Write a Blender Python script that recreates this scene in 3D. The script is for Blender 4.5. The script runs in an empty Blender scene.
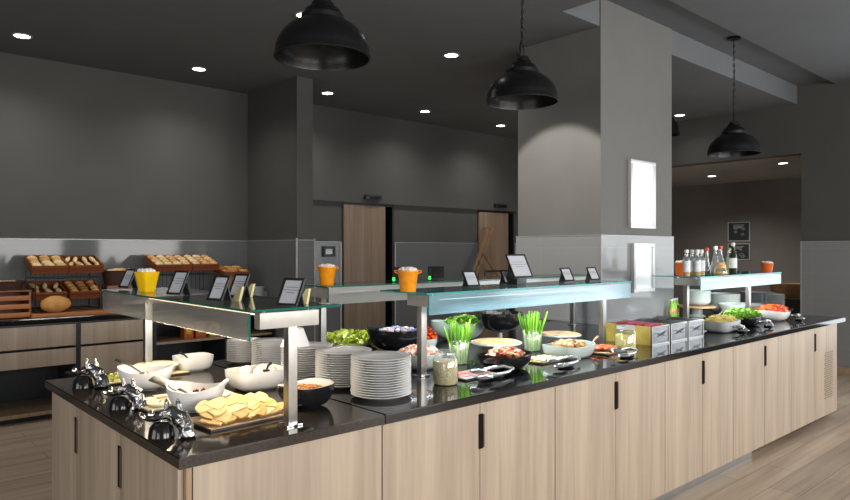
import bpy, bmesh, math, random
from mathutils import Vector, Matrix
random.seed(7)
C = bpy.context.scene.collection
SC = bpy.context.scene
PI = math.pi
# ---------------------------------------------------------------- camera
F, CX, CY, H = 669.0, 425.0, 250.0, 1.53
A = math.atan(740 / 669.0)
FW = (math.cos(A), math.sin(A)); RT = (math.sin(A), -math.cos(A))
cam = bpy.data.cameras.new('camera'); camo = bpy.data.objects.new('camera', cam); C.objects.link(camo)
camo.location = (0, 0, H); camo.rotation_euler = (PI / 2, 0, -(PI / 2 - A))
cam.sensor_width = 36; cam.lens = 36 * F / 850; cam.clip_start = 0.05
SC.camera = camo
# ---------------------------------------------------------------- world, exposure, large lights
SC.view_settings.view_transform = 'Standard'
SC.view_settings.look = 'None'
SC.view_settings.gamma = 1
SC.view_settings.exposure = 0.0
w = bpy.data.worlds.new('world'); SC.world = w; w.use_nodes = True
w.node_tree.nodes['Background'].inputs[0].default_value = (0.80, 0.90, 1.0, 1)
w.node_tree.nodes['Background'].inputs[1].default_value = 1.0
SC.cycles.max_bounces = 8; SC.cycles.transparent_max_bounces = 24; SC.cycles.glossy_bounces = 4
SC.cycles.caustics_reflective = False; SC.cycles.caustics_refractive = False
SC.cycles.sample_clamp_indirect = 4

def area(name, loc, rot, sx, sy, power, col, parent=None, spread=PI):
    l = bpy.data.lights.new(name, 'AREA'); l.shape = 'RECTANGLE'; l.size = sx; l.size_y = sy
    l.energy = power; l.color = col; l.spread = spread
    o = bpy.data.objects.new(name, l); C.objects.link(o); o.location = loc; o.rotation_euler = rot
    if parent: o.parent = parent
    return o
# daylight entering by the windows behind and beside the camera
WIN_FRONT = [(-0.6, 1.6), (2.4, 4.6), (5.4, 7.6)]         # x ranges in the wall at y = -4
WIN_SIDE = [(-2.6, -0.2), (1.0, 3.4)]                     # y ranges in the wall at x = -4
WIN_RIGHT = [(-3.7, -1.0), (-.8, 1.9)]                     # y ranges in the right-hand wall, beside the camera
P_WIN, P_SIDE, P_RIGHT = 168, 62, 66
for a_, b_ in WIN_RIGHT:
    area('window_daylight', (9.33, (a_ + b_) / 2, 1.75), (PI / 2, 0, PI / 2), b_ - a_ - .1, 2.3, P_RIGHT, (.90, .96, 1.0))
for a_, b_ in WIN_FRONT:
    area('window_daylight', ((a_ + b_) / 2, -3.93, 2.06), (PI / 2, 0, 0), b_ - a_ - .1, 1.7, P_WIN, (1.0, .97, .93))
for a_, b_ in WIN_SIDE:
    area('window_daylight', (-3.93, (a_ + b_) / 2, 1.75), (PI / 2, 0, -PI / 2), b_ - a_ - .1, 2.3, P_SIDE, (1.0, .97, .93))

# ---------------------------------------------------------------- materials
def nn(t, kind, **kw):
    n = t.nodes.new(kind)
    for k, v in kw.items():
        if k in n.inputs: n.inputs[k].default_value = v
        else: setattr(n, k, v)
    return n
def base(name):
    m = bpy.data.materials.new(name); m.use_nodes = True
    t = m.node_tree; return m, t, t.nodes['Principled BSDF']
def ramp(t, cols, pos=None):
    r = t.nodes.new('ShaderNodeValToRGB'); cr = r.color_ramp
    n = len(cols)
    while len(cr.elements) < n: cr.elements.new(1)
    for i, c in enumerate(cols):
        cr.elements[i].position = pos[i] if pos else i / (n - 1)
        cr.elements[i].color = (*c, 1)
    return r
def hexc(r, g, b):
    f = lambda v: ((v / 255 + .055) / 1.055) ** 2.4 if v > 10 else v / 255 / 12.92
    return (f(r), f(g), f(b))
def mix2(c, k): return tuple(min(1, v * k) for v in c)
def mat(name, col, rough=.5, metal=0, var=.12, scale=20, bump=0, coat=0, stretch=(1, 1, 1), trans=0, coord='Object', spec=.5):
    m, t, b = base(name)
    tc = t.nodes.new('ShaderNodeTexCoord'); mp = nn(t, 'ShaderNodeMapping'); mp.inputs['Scale'].default_value = stretch
    no = nn(t, 'ShaderNodeTexNoise', Scale=scale, Detail=4.0)
    t.links.new(tc.outputs[coord], mp.inputs[0]); t.links.new(mp.outputs[0], no.inputs['Vector'])
    r = ramp(t, [mix2(col, 1 - var), mix2(col, 1 + var)], [.3, .7])
    t.links.new(no.outputs['Fac'], r.inputs[0]); t.links.new(r.outputs[0], b.inputs['Base Color'])
    b.inputs['Roughness'].default_value = rough; b.inputs['Metallic'].default_value = metal
    b.inputs['Coat Weight'].default_value = coat; b.inputs['Transmission Weight'].default_value = trans
    b.inputs['Specular IOR Level'].default_value = spec
    if bump:
        bp = nn(t, 'ShaderNodeBump', Strength=bump, Distance=.01)
        t.links.new(no.outputs['Fac'], bp.inputs['Height']); t.links.new(bp.outputs[0], b.inputs['Normal'])
    return m
def rndmat(name, cols, rough=.5, mode='island', bump=0, scale=40, var=.25, spec=.5, pos=None, sss=0):
    """colour picked per loose piece (or per object) from the ramp, with a fine mottling"""
    m, t, b = base(name)
    if mode == 'island': src = t.nodes.new('ShaderNodeNewGeometry').outputs['Random Per Island']
    else: src = t.nodes.new('ShaderNodeObjectInfo').outputs['Random']
    r = ramp(t, cols, pos); t.links.new(src, r.inputs[0])
    tc = t.nodes.new('ShaderNodeTexCoord'); no = nn(t, 'ShaderNodeTexNoise', Scale=scale, Detail=3.0)
    t.links.new(tc.outputs['Object'], no.inputs['Vector'])
    mr = nn(t, 'ShaderNodeMapRange'); mr.inputs[1].default_value = .3; mr.inputs[2].default_value = .7
    mr.inputs[3].default_value = 1 - var; mr.inputs[4].default_value = 1 + var * .6
    t.links.new(no.outputs['Fac'], mr.inputs[0])
    vm = nn(t, 'ShaderNodeVectorMath'); vm.operation = 'SCALE'
    t.links.new(r.outputs[0], vm.inputs[0]); t.links.new(mr.outputs[0], vm.inputs['Scale'])
    t.links.new(vm.outputs[0], b.inputs['Base Color'])
    b.inputs['Roughness'].default_value = rough; b.inputs['Specular IOR Level'].default_value = spec
    if bump:
        bp = nn(t, 'ShaderNodeBump', Strength=bump, Distance=.005)
        t.links.new(no.outputs['Fac'], bp.inputs['Height']); t.links.new(bp.outputs[0], b.inputs['Normal'])
    return m
def woodmat(name, c0, c1, grain='z', scale=1.0, rough=.5, planks=None, contrast=1):
    """long grain along one axis; optional vertical board bands"""
    m, t, b = base(name)
    tc = t.nodes.new('ShaderNodeTexCoord'); mp = nn(t, 'ShaderNodeMapping')
    s = {'x': (1.2, 28, 28), 'y': (28, 1.2, 28), 'z': (28, 28, 1.2)}[grain]
    mp.inputs['Scale'].default_value = tuple(v * scale for v in s)
    t.links.new(tc.outputs['Object'], mp.inputs[0])
    no = nn(t, 'ShaderNodeTexNoise', Scale=1.0, Detail=6.0, Roughness=.65, Distortion=.25)
    t.links.new(mp.outputs[0], no.inputs['Vector'])
    s2 = {'x': (.4, 5, 5), 'y': (5, .4, 5), 'z': (5, 5, .12)}[grain]
    mp2 = nn(t, 'ShaderNodeMapping'); mp2.inputs['Scale'].default_value = tuple(v * scale for v in s2)
    t.links.new(tc.outputs['Object'], mp2.inputs[0])
    n2 = nn(t, 'ShaderNodeTexNoise', Scale=1.6, Detail=2.0)
    t.links.new(mp2.outputs[0], n2.inputs['Vector'])
    ad = nn(t, 'ShaderNodeMath'); ad.operation = 'ADD'
    t.links.new(no.outputs['Fac'], ad.inputs[0]); t.links.new(n2.outputs['Fac'], ad.inputs[1])
    mr = nn(t, 'ShaderNodeMapRange'); mr.inputs[1].default_value = 1 - .34 / contrast; mr.inputs[2].default_value = 1 + .34 / contrast
    t.links.new(ad.outputs[0], mr.inputs[0])
    r = ramp(t, [c0, tuple((a + b_) / 2 for a, b_ in zip(c0, c1)), c1], [0, .5, 1])
    t.links.new(mr.outputs[0], r.inputs[0])
    out = r.outputs[0]
    if planks:
        br = nn(t, 'ShaderNodeTexBrick', Scale=1.0); br.inputs['Color1'].default_value = (.86, .86, .86, 1)
        br.inputs['Color2'].default_value = (1.08, 1.06, 1.04, 1); br.inputs['Mortar'].default_value = (.45, .43, .4, 1)
        br.inputs['Mortar Size'].default_value = .0025; br.inputs['Brick Width'].default_value = planks[0]
        br.inputs['Row Height'].default_value = planks[1]; br.offset = .37
        t.links.new(tc.outputs['Object'], br.inputs['Vector'])
        mx = nn(t, 'ShaderNodeMix', data_type='RGBA', blend_type='MULTIPLY'); mx.inputs[0].default_value = 1
        t.links.new(out, mx.inputs[6]); t.links.new(br.outputs['Color'], mx.inputs[7]); out = mx.outputs[2]
    t.links.new(out, b.inputs['Base Color']); b.inputs['Roughness'].default_value = rough
    bp = nn(t, 'ShaderNodeBump', Strength=.06, Distance=.004)
    t.links.new(no.outputs['Fac'], bp.inputs['Height']); t.links.new(bp.outputs[0], b.inputs['Normal'])
    return m
def glassmat(name, tint=(.9, .97, .95), gloss=.0, rough=.02, ior=1.5, milky=0, mcol=(.8, .9, .92)):
    """thin sheet glass with a fresnel reflection; milky paints in a pale haze"""
    m, t, b = base(name); t.nodes.remove(b); out = t.nodes['Material Output']
    tr = t.nodes.new('ShaderNodeBsdfTransparent'); tr.inputs[0].default_value = (*tint, 1)
    gl = t.nodes.new('ShaderNodeBsdfGlossy'); gl.inputs['Roughness'].default_value = rough
    lw = nn(t, 'ShaderNodeLayerWeight', Blend=.5)
    pw = nn(t, 'ShaderNodeMath'); pw.operation = 'POWER'; pw.inputs[1].default_value = 4.0; t.links.new(lw.outputs['Facing'], pw.inputs[0])
    fr = nn(t, 'ShaderNodeMath'); fr.operation = 'MULTIPLY_ADD'; fr.inputs[1].default_value = .85; fr.inputs[2].default_value = .035
    t.links.new(pw.outputs[0], fr.inputs[0])
    no = nn(t, 'ShaderNodeTexNoise', Scale=3.0); bp = nn(t, 'ShaderNodeBump', Strength=.03, Distance=.01)
    t.links.new(no.outputs['Fac'], bp.inputs['Height']); t.links.new(bp.outputs[0], gl.inputs['Normal'])
    ad = nn(t, 'ShaderNodeMath'); ad.operation = 'ADD'; ad.use_clamp = True; ad.inputs[1].default_value = gloss
    t.links.new(fr.outputs[0], ad.inputs[0])
    mx = t.nodes.new('ShaderNodeMixShader'); t.links.new(ad.outputs[0], mx.inputs[0])
    first = tr.outputs[0]
    if milky:
        df = t.nodes.new('ShaderNodeBsdfTranslucent'); df.inputs[0].default_value = (*mcol, 1)
        d2 = t.nodes.new('ShaderNodeBsdfDiffuse'); d2.inputs[0].default_value = (*mcol, 1)
        m2 = t.nodes.new('ShaderNodeMixShader'); m2.inputs[0].default_value = .5
        t.links.new(df.outputs[0], m2.inputs[1]); t.links.new(d2.outputs[0], m2.inputs[2])
        m3 = t.nodes.new('ShaderNodeMixShader'); m3.inputs[0].default_value = milky
        t.links.new(tr.outputs[0], m3.inputs[1]); t.links.new(m2.outputs[0], m3.inputs[2]); first = m3.outputs[0]
    t.links.new(first, mx.inputs[1]); t.links.new(gl.outputs[0], mx.inputs[2]); t.links.new(mx.outputs[0], out.inputs[0])
    return m
def emis(name, col, s):
    m, t, b = base(name)
    b.inputs['Base Color'].default_value = (*col, 1); b.inputs['Emission Color'].default_value = (*col, 1)
    b.inputs['Emission Strength'].default_value = s; return m
def tilemat(name, col, bw, bh, rough=.12, spec=.5):
    m, t, b = base(name)
    tc = t.nodes.new('ShaderNodeTexCoord'); sp = t.nodes.new('ShaderNodeSeparateXYZ'); t.links.new(tc.outputs['Object'], sp.inputs[0])
    ad = nn(t, 'ShaderNodeMath'); t.links.new(sp.outputs[0], ad.inputs[0]); t.links.new(sp.outputs[1], ad.inputs[1])
    cb = t.nodes.new('ShaderNodeCombineXYZ'); t.links.new(ad.outputs[0], cb.inputs[0]); t.links.new(sp.outputs[2], cb.inputs[1])
    br = nn(t, 'ShaderNodeTexBrick', Scale=1.0); br.offset = 0; br.inputs['Color1'].default_value = (*col, 1)
    br.inputs['Color2'].default_value = (*mix2(col, 1.06), 1); br.inputs['Mortar'].default_value = (*mix2(col, 1.25), 1)
    br.inputs['Mortar Size'].default_value = .0018; br.inputs['Brick Width'].default_value = bw; br.inputs['Row Height'].default_value = bh
    t.links.new(cb.outputs[0], br.inputs['Vector']); t.links.new(br.outputs[0], b.inputs['Base Color'])
    b.inputs['Roughness'].default_value = rough; b.inputs['Specular IOR Level'].default_value = spec
    no = nn(t, 'ShaderNodeTexNoise', Scale=2.5, Detail=1.0); bp = nn(t, 'ShaderNodeBump', Strength=.02, Distance=.008)
    t.links.new(tc.outputs['Object'], no.inputs['Vector'])
    t.links.new(no.outputs['Fac'], bp.inputs['Height']); t.links.new(bp.outputs[0], b.inputs['Normal'])
    return m
M = {}
M['wall'] = mat('charcoal_paint', (.066, .065, .062), .75, var=.05, scale=3, bump=.02)
M['wallp'] = mat('taupe_grey_paint', (.140, .137, .130), .7, var=.05, scale=3, bump=.02)
M['ceil'] = mat('dark_ceiling_paint', (.125, .134, .146), .85, var=.04, scale=3)
M['ceil2'] = mat('back_room_ceiling_paint', (.30, .31, .32), .8, var=.04, scale=3)
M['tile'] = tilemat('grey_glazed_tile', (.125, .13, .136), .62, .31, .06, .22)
M['tile2'] = tilemat('lit_grey_glazed_tile', (.22, .225, .23), .62, .31, .10)  # same wall tile, lighter copy with its reflected brightness painted in
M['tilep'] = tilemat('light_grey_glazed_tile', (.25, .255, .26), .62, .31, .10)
M['trimw'] = mat('satin_aluminium_trim', (.34, .34, .34), .4, .3, .05)
M['wallb'] = mat('back_room_brown_paint', (.125, .115, .105), .8, var=.05, scale=3)
M['armgrey'] = mat('pale_grey_painted_metal', (.50, .48, .44), .35, .2, .06)
M['floor'] = woodmat('taupe_oak_floor', hexc(150, 130, 112), hexc(196, 178, 158), 'x', .9, .42, planks=(1.25, .19), contrast=1.0)
M['oak'] = woodmat('bleached_oak_laminate', hexc(146, 129, 111), hexc(189, 172, 152), 'z', 1.0, .5, contrast=.9)
M['oakd'] = woodmat('brown_oak_laminate', hexc(138, 112, 88), hexc(176, 150, 122), 'z', 1.0, .5)
M['oakdoor'] = woodmat('grey_brown_door_veneer', hexc(108, 91, 76), hexc(146, 127, 108), 'z', 1.0, .5)
M['stone'] = mat('black_polished_stone', (.010, .010, .011), .07, var=.5, scale=120)
M['stoneb'] = mat('warm_lit_polished_stone', (.030, .024, .019), .09, var=.35, scale=90)  # dark stone with the brown of warm reflected light painted in
M['blackmetal'] = mat('black_painted_metal', (.008, .008, .009), .32, .3, .2)
M['black'] = mat('black_plastic', (.012, .012, .013), .4, 0, .2)
M['navy'] = mat('blue_black_laminate', (.012, .016, .022), .4, 0, .2)
M['slot'] = mat('dark_bronze_recess', (.010, .007, .006), .85, 0, .2, spec=.1)
M['spoonsteel'] = mat('dull_spoon_steel', (.20, .19, .17), .3, 1, .1)
M['steel'] = mat('brushed_steel', (.42, .41, .39), .34, 1, .06, 60, stretch=(1, 1, .1))
M['chrome'] = mat('mirror_chrome', (.8, .8, .8), .06, 1, .03)
M['satinst'] = mat('satin_bright_steel', (.58, .58, .58), .24, .8, .1, 30, bump=.1)
M['silverbox'] = mat('hammered_silver', (.27, .27, .28), .34, 1, .15, 45, bump=.2)
M['white'] = mat('white_porcelain', (.80, .79, .77), .12, 0, .02, 8)
M['platew'] = mat('white_plate_glaze', (.78, .78, .78), .15, 0, .02, 8)
M['greenw'] = mat('pale_celadon_glaze', (.50, .56, .53), .18, 0, .03, 8)
M['greyp'] = mat('pale_grey_glaze', (.42, .44, .45), .2, 0, .03, 8)
M['blackc'] = mat('black_ceramic', (.010, .010, .011), .16, 0, .2)
M['slate'] = mat('black_slate', (.02, .02, .022), .5, 0, .3, 60, bump=.1)
M['glass'] = glassmat('shelf_glass_painted_haze', (.93, .97, .96), .05, milky=.22, mcol=(.50, .58, .55))  # clear glass; milky grey-green paints the tile reflection into the shelf
M['glassb'] = glassmat('turquoise_shelf_glass', (.86, .96, .97), .04, milky=.16, mcol=(.45, .78, .80))
M['bottleg'] = glassmat('bottle_glass', (.94, .97, .97), .05, milky=.22, mcol=(.74, .80, .80))
M['gpanel'] = glassmat('front_glass_painted_sheen', (.80, .88, .90), .09, .12, 1.5, milky=.50, mcol=(.50, .78, .90))  # milky blue is the bright window reflection put into the colour
M['gpanel2'] = glassmat('left_glass_painted_reflection', (.80, .80, .78), .10, .10, 1.5, milky=.34, mcol=(.66, .64, .60))  # clear panel, its taupe haze is a painted reflection
M['gpanel3'] = glassmat('rear_glass_painted_reflection', (.80, .80, .78), .15, .20, 1.5, milky=.62, mcol=(.72, .68, .62))  # plain glass; the warm milky tone paints in light it reflects
M['gedge'] = mat('green_glass_edge', (.012, .13, .10), .12, 0, .1, 10)
M['gedgeb'] = mat('turquoise_glass_edge', (.05, .36, .36), .12, 0, .1, 10)
M['jar'] = glassmat('jar_glass', (.94, .97, .97), .07, milky=.10, mcol=(.8, .85, .85))
M['yellow'] = mat('yellow_plastic', hexc(250, 200, 6), .35, 0, .05)
M['orange'] = mat('orange_enamel', hexc(238, 150, 24), .28, 0, .10, 30)
M['orange2'] = mat('terracotta_orange_enamel', hexc(215, 100, 30), .35, 0, .08, 30)
M['foam'] = mat('white_foam', (.85, .83, .78), .7, 0, .08, 60, bump=.3)
M['paper'] = mat('white_card', (.50, .52, .56), .5, 0, .02)
M['ink'] = mat('grey_print', (.16, .16, .17), .6)
M['woodred'] = woodmat('red_brown_wood', hexc(82, 36, 9), hexc(146, 74, 24), 'x', 1, .45)
M['woodorg'] = woodmat('orange_pine', hexc(146, 76, 14), hexc(202, 122, 38), 'x', 1, .45)
M['wicker'] = mat('dark_wicker', hexc(62, 34, 22), .7, 0, .5, 90, bump=.6)
M['board'] = woodmat('pale_wood_board', hexc(170, 130, 88), hexc(214, 178, 132), 'x', 1, .5)
M['rubber'] = mat('dark_rubber_foot', (.015, .015, .015), .7)
M['lamp'] = emis('downlight_diffuser', (1, .96, .9), 14)
M['strip_warm'] = emis('warm_light_tube', (1, .78, .5), 5)
M['strip_cool'] = emis('cool_light_tube', (.8, .93, 1), 4)
M['lightbox'] = emis('lightbox_face', (1, .99, .97), .95)
M['lightbox2'] = emis('dim_lightbox_face', (.9, .93, .95), .38)
M['green_led'] = emis('green_led', (.05, .9, .1), 1.0)
M['sky'] = emis('bright_sky', (.9, .95, 1), 1.2)
M['winframe'] = mat('dark_window_frame', (.05, .05, .05), .5)
M['winglass'] = glassmat('window_glass', (.97, .98, .98), .0)

# ---------------------------------------------------------------- mesh helpers
def BM(): return bmesh.new()
def box(bm, x0, x1, y0, y1, z0, z1, bev=0, mi=0):
    vs = [bm.verts.new((x, y, z)) for x in (x0, x1) for y in (y0, y1) for z in (z0, z1)]
    fs = [bm.faces.new([vs[i] for i in q]) for q in ((0, 1, 3, 2), (4, 6, 7, 5), (0, 4, 5, 1), (2, 3, 7, 6), (0, 2, 6, 4), (1, 5, 7, 3))]
    for f in fs: f.material_index = mi
    if bev:
        es = list({e for f in fs for e in f.edges})
        bmesh.ops.bevel(bm, geom=es, offset=bev, segments=2, affect='EDGES', profile=.7)
    return bm
def lathe(bm, prof, seg=32, exp=2.0, sx=1, sy=1, wave=0, mi=0, cx=0, cy=0, cz=0, R=None, tilt=None):
    """revolve (r,z); exp>2 squares the section; wave lifts the two ends of the rim"""
    R = R or max(p[0] for p in prof)
    rings = []
    for r, z in prof:
        if r < 1e-6:
            rings.append([bm.verts.new((cx, cy, cz + z))]); continue
        ring = []
        for i in range(seg):
            a = 2 * PI * i / seg; c, s = math.cos(a), math.sin(a)
            k = (abs(c) ** exp + abs(s) ** exp) ** (-1 / exp)
            x, y = r * k * c * sx, r * k * s * sy
            dz = wave * (r / R) ** 3 * (c * c - .35 * s * s) if wave else 0
            ring.append(bm.verts.new((cx + x, cy + y, cz + z + dz)))
        rings.append(ring)
    for a, b in zip(rings, rings[1:]):
        for i in range(seg):
            j = (i + 1) % seg
            if len(a) == 1 and len(b) == 1: break
            if len(a) == 1: f = bm.faces.new((a[0], b[i], b[j]))
            elif len(b) == 1: f = bm.faces.new((a[i], b[0], a[j]))
            else: f = bm.faces.new((a[i], b[i], b[j], a[j]))
            f.material_index = mi
    return bm
def tube(bm, pts, r, seg=8, mi=0, closed=False):
    pts = [Vector(p) for p in pts]; n = len(pts); rings = []
    rr = r if isinstance(r, (list, tuple)) else [r] * n
    up = Vector((0, 0, 1))
    prev = None
    for i, p in enumerate(pts):
        if closed: d = pts[(i + 1) % n] - pts[i - 1]
        else: d = (pts[min(i + 1, n - 1)] - pts[max(i - 1, 0)])
        d.normalize()
        if prev is None:
            u = d.cross(up if abs(d.z) < .95 else Vector((1, 0, 0))).normalized()
        else:
            u = (prev - d * prev.dot(d)).normalized()
        prev = u; v = d.cross(u)
        rings.append([bm.verts.new(p + (u * math.cos(2 * PI * k / seg) + v * math.sin(2 * PI * k / seg)) * rr[i]) for k in range(seg)])
    m = n if closed else n - 1
    for i in range(m):
        a, b = rings[i], rings[(i + 1) % n]
        for k in range(seg):
            f = bm.faces.new((a[k], b[k], b[(k + 1) % seg], a[(k + 1) % seg])); f.material_index = mi
    if not closed:
        bm.faces.new(rings[0][::-1]).material_index = mi; bm.faces.new(rings[-1]).material_index = mi
    return bm
def prism(bm, poly, z0, z1, mi=0):
    a = [bm.verts.new((x, y, z0)) for x, y in poly]; b = [bm.verts.new((x, y, z1)) for x, y in poly]
    bm.faces.new(a[::-1]).material_index = mi; bm.faces.new(b).material_index = mi
    for i in range(len(poly)):
        j = (i + 1) % len(poly); bm.faces.new((a[i], a[j], b[j], b[i])).material_index = mi
    return bm
def blob(bm, c, r, sub=2, amp=.15, sc=(1, 1, 1), rot=None, seed=0):
    q = bmesh.ops.create_icosphere(bm, subdivisions=sub, radius=1)
    rn = random.Random(seed); ph = [rn.uniform(0, 6) for _ in range(6)]
    m = rot or Matrix.Identity(3)
    for v in q['verts']:
        p = v.co
        k = 1 + amp * (math.sin(3 * p.x + ph[0]) * math.sin(3.3 * p.y + ph[1]) + .6 * math.sin(6 * p.z + ph[2] + 4 * p.x) * math.sin(5 * p.y + ph[3]))
        v.co = Vector(c) + m @ Vector((p.x * k * r * sc[0], p.y * k * r * sc[1], p.z * k * r * sc[2]))
    return bm
def rotm(rx=0, ry=0, rz=0): return (Matrix.Rotation(rz, 3, 'Z') @ Matrix.Rotation(ry, 3, 'Y') @ Matrix.Rotation(rx, 3, 'X'))
def mesh(name, bm, mats, smooth=True, ang=38):
    bmesh.ops.recalc_face_normals(bm, faces=bm.faces)
    if smooth:
        for f in bm.faces: f.smooth = True
        for e in bm.edges:
            if len(e.link_faces) == 2 and e.calc_face_angle(0) > math.radians(ang): e.smooth = False
    me = bpy.data.meshes.new(name); bm.to_mesh(me); bm.free()
    for m in (mats if isinstance(mats, (list, tuple)) else [mats]): me.materials.append(M[m] if isinstance(m, str) else m)
    return me
def obj(name, bm, mats, parent=None, loc=(0, 0, 0), rz=0, smooth=True, ang=38):
    me = bm if isinstance(bm, bpy.types.Mesh) else mesh(name, bm, mats, smooth, ang)
    o = bpy.data.objects.new(name, me); C.objects.link(o); o.location = loc
    o.rotation_euler = (0, 0, rz) if not isinstance(rz, (tuple, list)) else rz
    if parent: o.parent = parent
    return o
def tag(o, label, cat, group=None, kind=None):
    o['label'] = label; o['category'] = cat
    if group: o['group'] = group
    if kind: o['kind'] = kind
    return o
def thing(name, label, cat, loc=(0, 0, 0), rz=0, group=None):
    o = bpy.data.objects.new(name, None); C.objects.link(o); o.location = loc
    o.rotation_euler = (0, 0, rz) if not isinstance(rz, (tuple, list)) else rz
    o.empty_display_size = .05
    return tag(o, label, cat, group)
def struct(name, bm, mats, parent=None, smooth=False, ang=38):
    o = obj(name, bm, mats, parent, smooth=smooth, ang=ang)
    if not parent: o['kind'] = 'structure'
    return o
def kids(o): return [c for c in C.objects if c.parent == o]
def dup(root, loc, rz=None, label=None, group=None):
    r = root.copy(); C.objects.link(r); r.location = loc
    if rz is not None: r.rotation_euler = (0, 0, rz) if not isinstance(rz, (tuple, list)) else rz
    if label: r['label'] = label
    if group: r['group'] = group
    for ch in kids(root):
        c = ch.copy(); C.objects.link(c); c.parent = r
        for g in kids(ch):
            d = g.copy(); C.objects.link(d); d.parent = c
    return r
def at(px, py, z=.9):
    """ground point of the worktop (or shelf) at a spot read off the photograph"""
    d = F * (H - z) / (py - CY); l = (px - CX) / F * d
    return (FW[0] * d + RT[0] * l, FW[1] * d + RT[1] * l, z)
def onY(px, Y, z=.9):
    u = (FW[0] * F + RT[0] * (px - CX), FW[1] * F + RT[1] * (px - CX)); return (u[0] * Y / u[1], Y, z)
ANG = -(PI / 2 - A)          # heading of an object that squarely faces the camera

# ================================================================ ROOM
X0, X1, Y0, Y1 = -4.0, 9.4, -4.0, 7.45
ZC, ZN, ZR = 3.42, 3.60, 3.66
struct('floor', box(BM(), -4.2, 12.8, -4.2, 7.7, -.1, 0), 'floor')
# long wall, with two door openings; an added step above door height shades the wall below
bm = BM()
D1, D2, DZ = (5.22, 6.13), (7.87, 8.78), 2.18
for a_, b_ in ((X0, D1[0]), (D1[1], D2[0]), (D2[1], 12.7)): box(bm, a_, b_, Y1, Y1 + .35, 0, DZ)
box(bm, X0, 12.7, Y1, Y1 + .35, DZ, 3.8)
box(bm, 4.04, X1, Y1 - .04, Y1, DZ + .0, 3.42)
wl = struct('wall_left', bm, 'wall')
def cladding(parent, segs, m='tile', h=1.635):
    """glazed tile wainscot with an aluminium top bead and side beads"""
    bm = BM(); b2 = BM()
    for x0, x1, y0, y1 in segs:
        box(bm, x0, x1, y0, y1, .08, h); box(b2, x0 - .001, x1 + .001, y0 - .001, y1 + .001, h, h + .008)
    obj('tile_wainscot', bm, m, parent, smooth=False); obj('top_bead', b2, 'trimw', parent, smooth=False)
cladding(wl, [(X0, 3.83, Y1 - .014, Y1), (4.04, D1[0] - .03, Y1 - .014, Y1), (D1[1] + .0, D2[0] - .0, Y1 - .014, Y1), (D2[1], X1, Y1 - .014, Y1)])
bm = BM()
for x in (D1[0] - .025, D1[1] + .012, D2[1] + .02): box(bm, x - .012, x + .012, Y1 - .022, Y1 - .012, .08, 1.64)
obj('edge_bead', bm, 'trimw', wl, smooth=False)
# short wall that steps into the room beside the first door
wm = struct('wall_middle', box(BM(), 3.84, 4.04, 6.32, Y1, 0, 3.42), 'wall')
cladding(wm, [(3.826, 3.84, 6.306, Y1 - .016), (3.84, 4.054, 6.306, 6.32)])
bm = BM(); box(bm, 3.815, 3.833, 6.296, 6.308, .08, 1.66); box(bm, 4.045, 4.058, 6.296, 6.308, .08, 1.66)
obj('edge_bead', bm, 'trimw', wm, smooth=False)
# right-hand wall with the wide opening to the back room
bm = BM()
for q in ((-4.2, -3.7, 0, 3.8), (1.9, 3.15, 0, 3.8), (-3.7, 1.9, 0, .55), (-3.7, 1.9, 2.95, 3.8)): box(bm, X1, X1 + .2, *q)
box(bm, X1, X1 + .2, 3.15, Y1, 2.78, 3.8)
wr = struct('wall_right', bm, 'wall')
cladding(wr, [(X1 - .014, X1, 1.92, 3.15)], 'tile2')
bm = BM(); box(bm, X1 - .022, X1 - .010, 3.138, 3.156, .08, 1.645); obj('edge_bead', bm, 'trimw', wr, smooth=False)
struct('baseboard_right', box(BM(), X1 - .03, X1 - .014, 1.92, 3.15, 0, .08), 'oakd')
struct('baseboard_left', box(BM(), D1[1] + .02, D2[0] - .02, Y1 - .03, Y1 - .0145, 0, .08), 'black')
# back room
struct('wall_back_room', box(BM(), 12.55, 12.75, 0.4, 7.5, 0, 2.9), 'wallb')
struct('wall_back_room_side', box(BM(), X1 + .2, 12.55, .2, .4, 0, 2.9), 'wall')
struct('ceiling_back_room', box(BM(), X1 + .2, 12.75, .2, 7.5, 2.78, 2.9), 'ceil2')
# main ceilings
bm = BM()
box(bm, X0 - .2, X1, -4.2, 2.76, ZN, 3.9); box(bm, X0 - .2, X1, 2.76, 3.2, ZR, 3.9); box(bm, X0 - .2, X1, 3.2, Y1 + .01, ZC, 3.9)
box(bm, X0 - .2, 4.36, 2.7605, 3.1995, ZC, 3.65)
struct('ceiling', bm, 'ceil')
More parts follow.
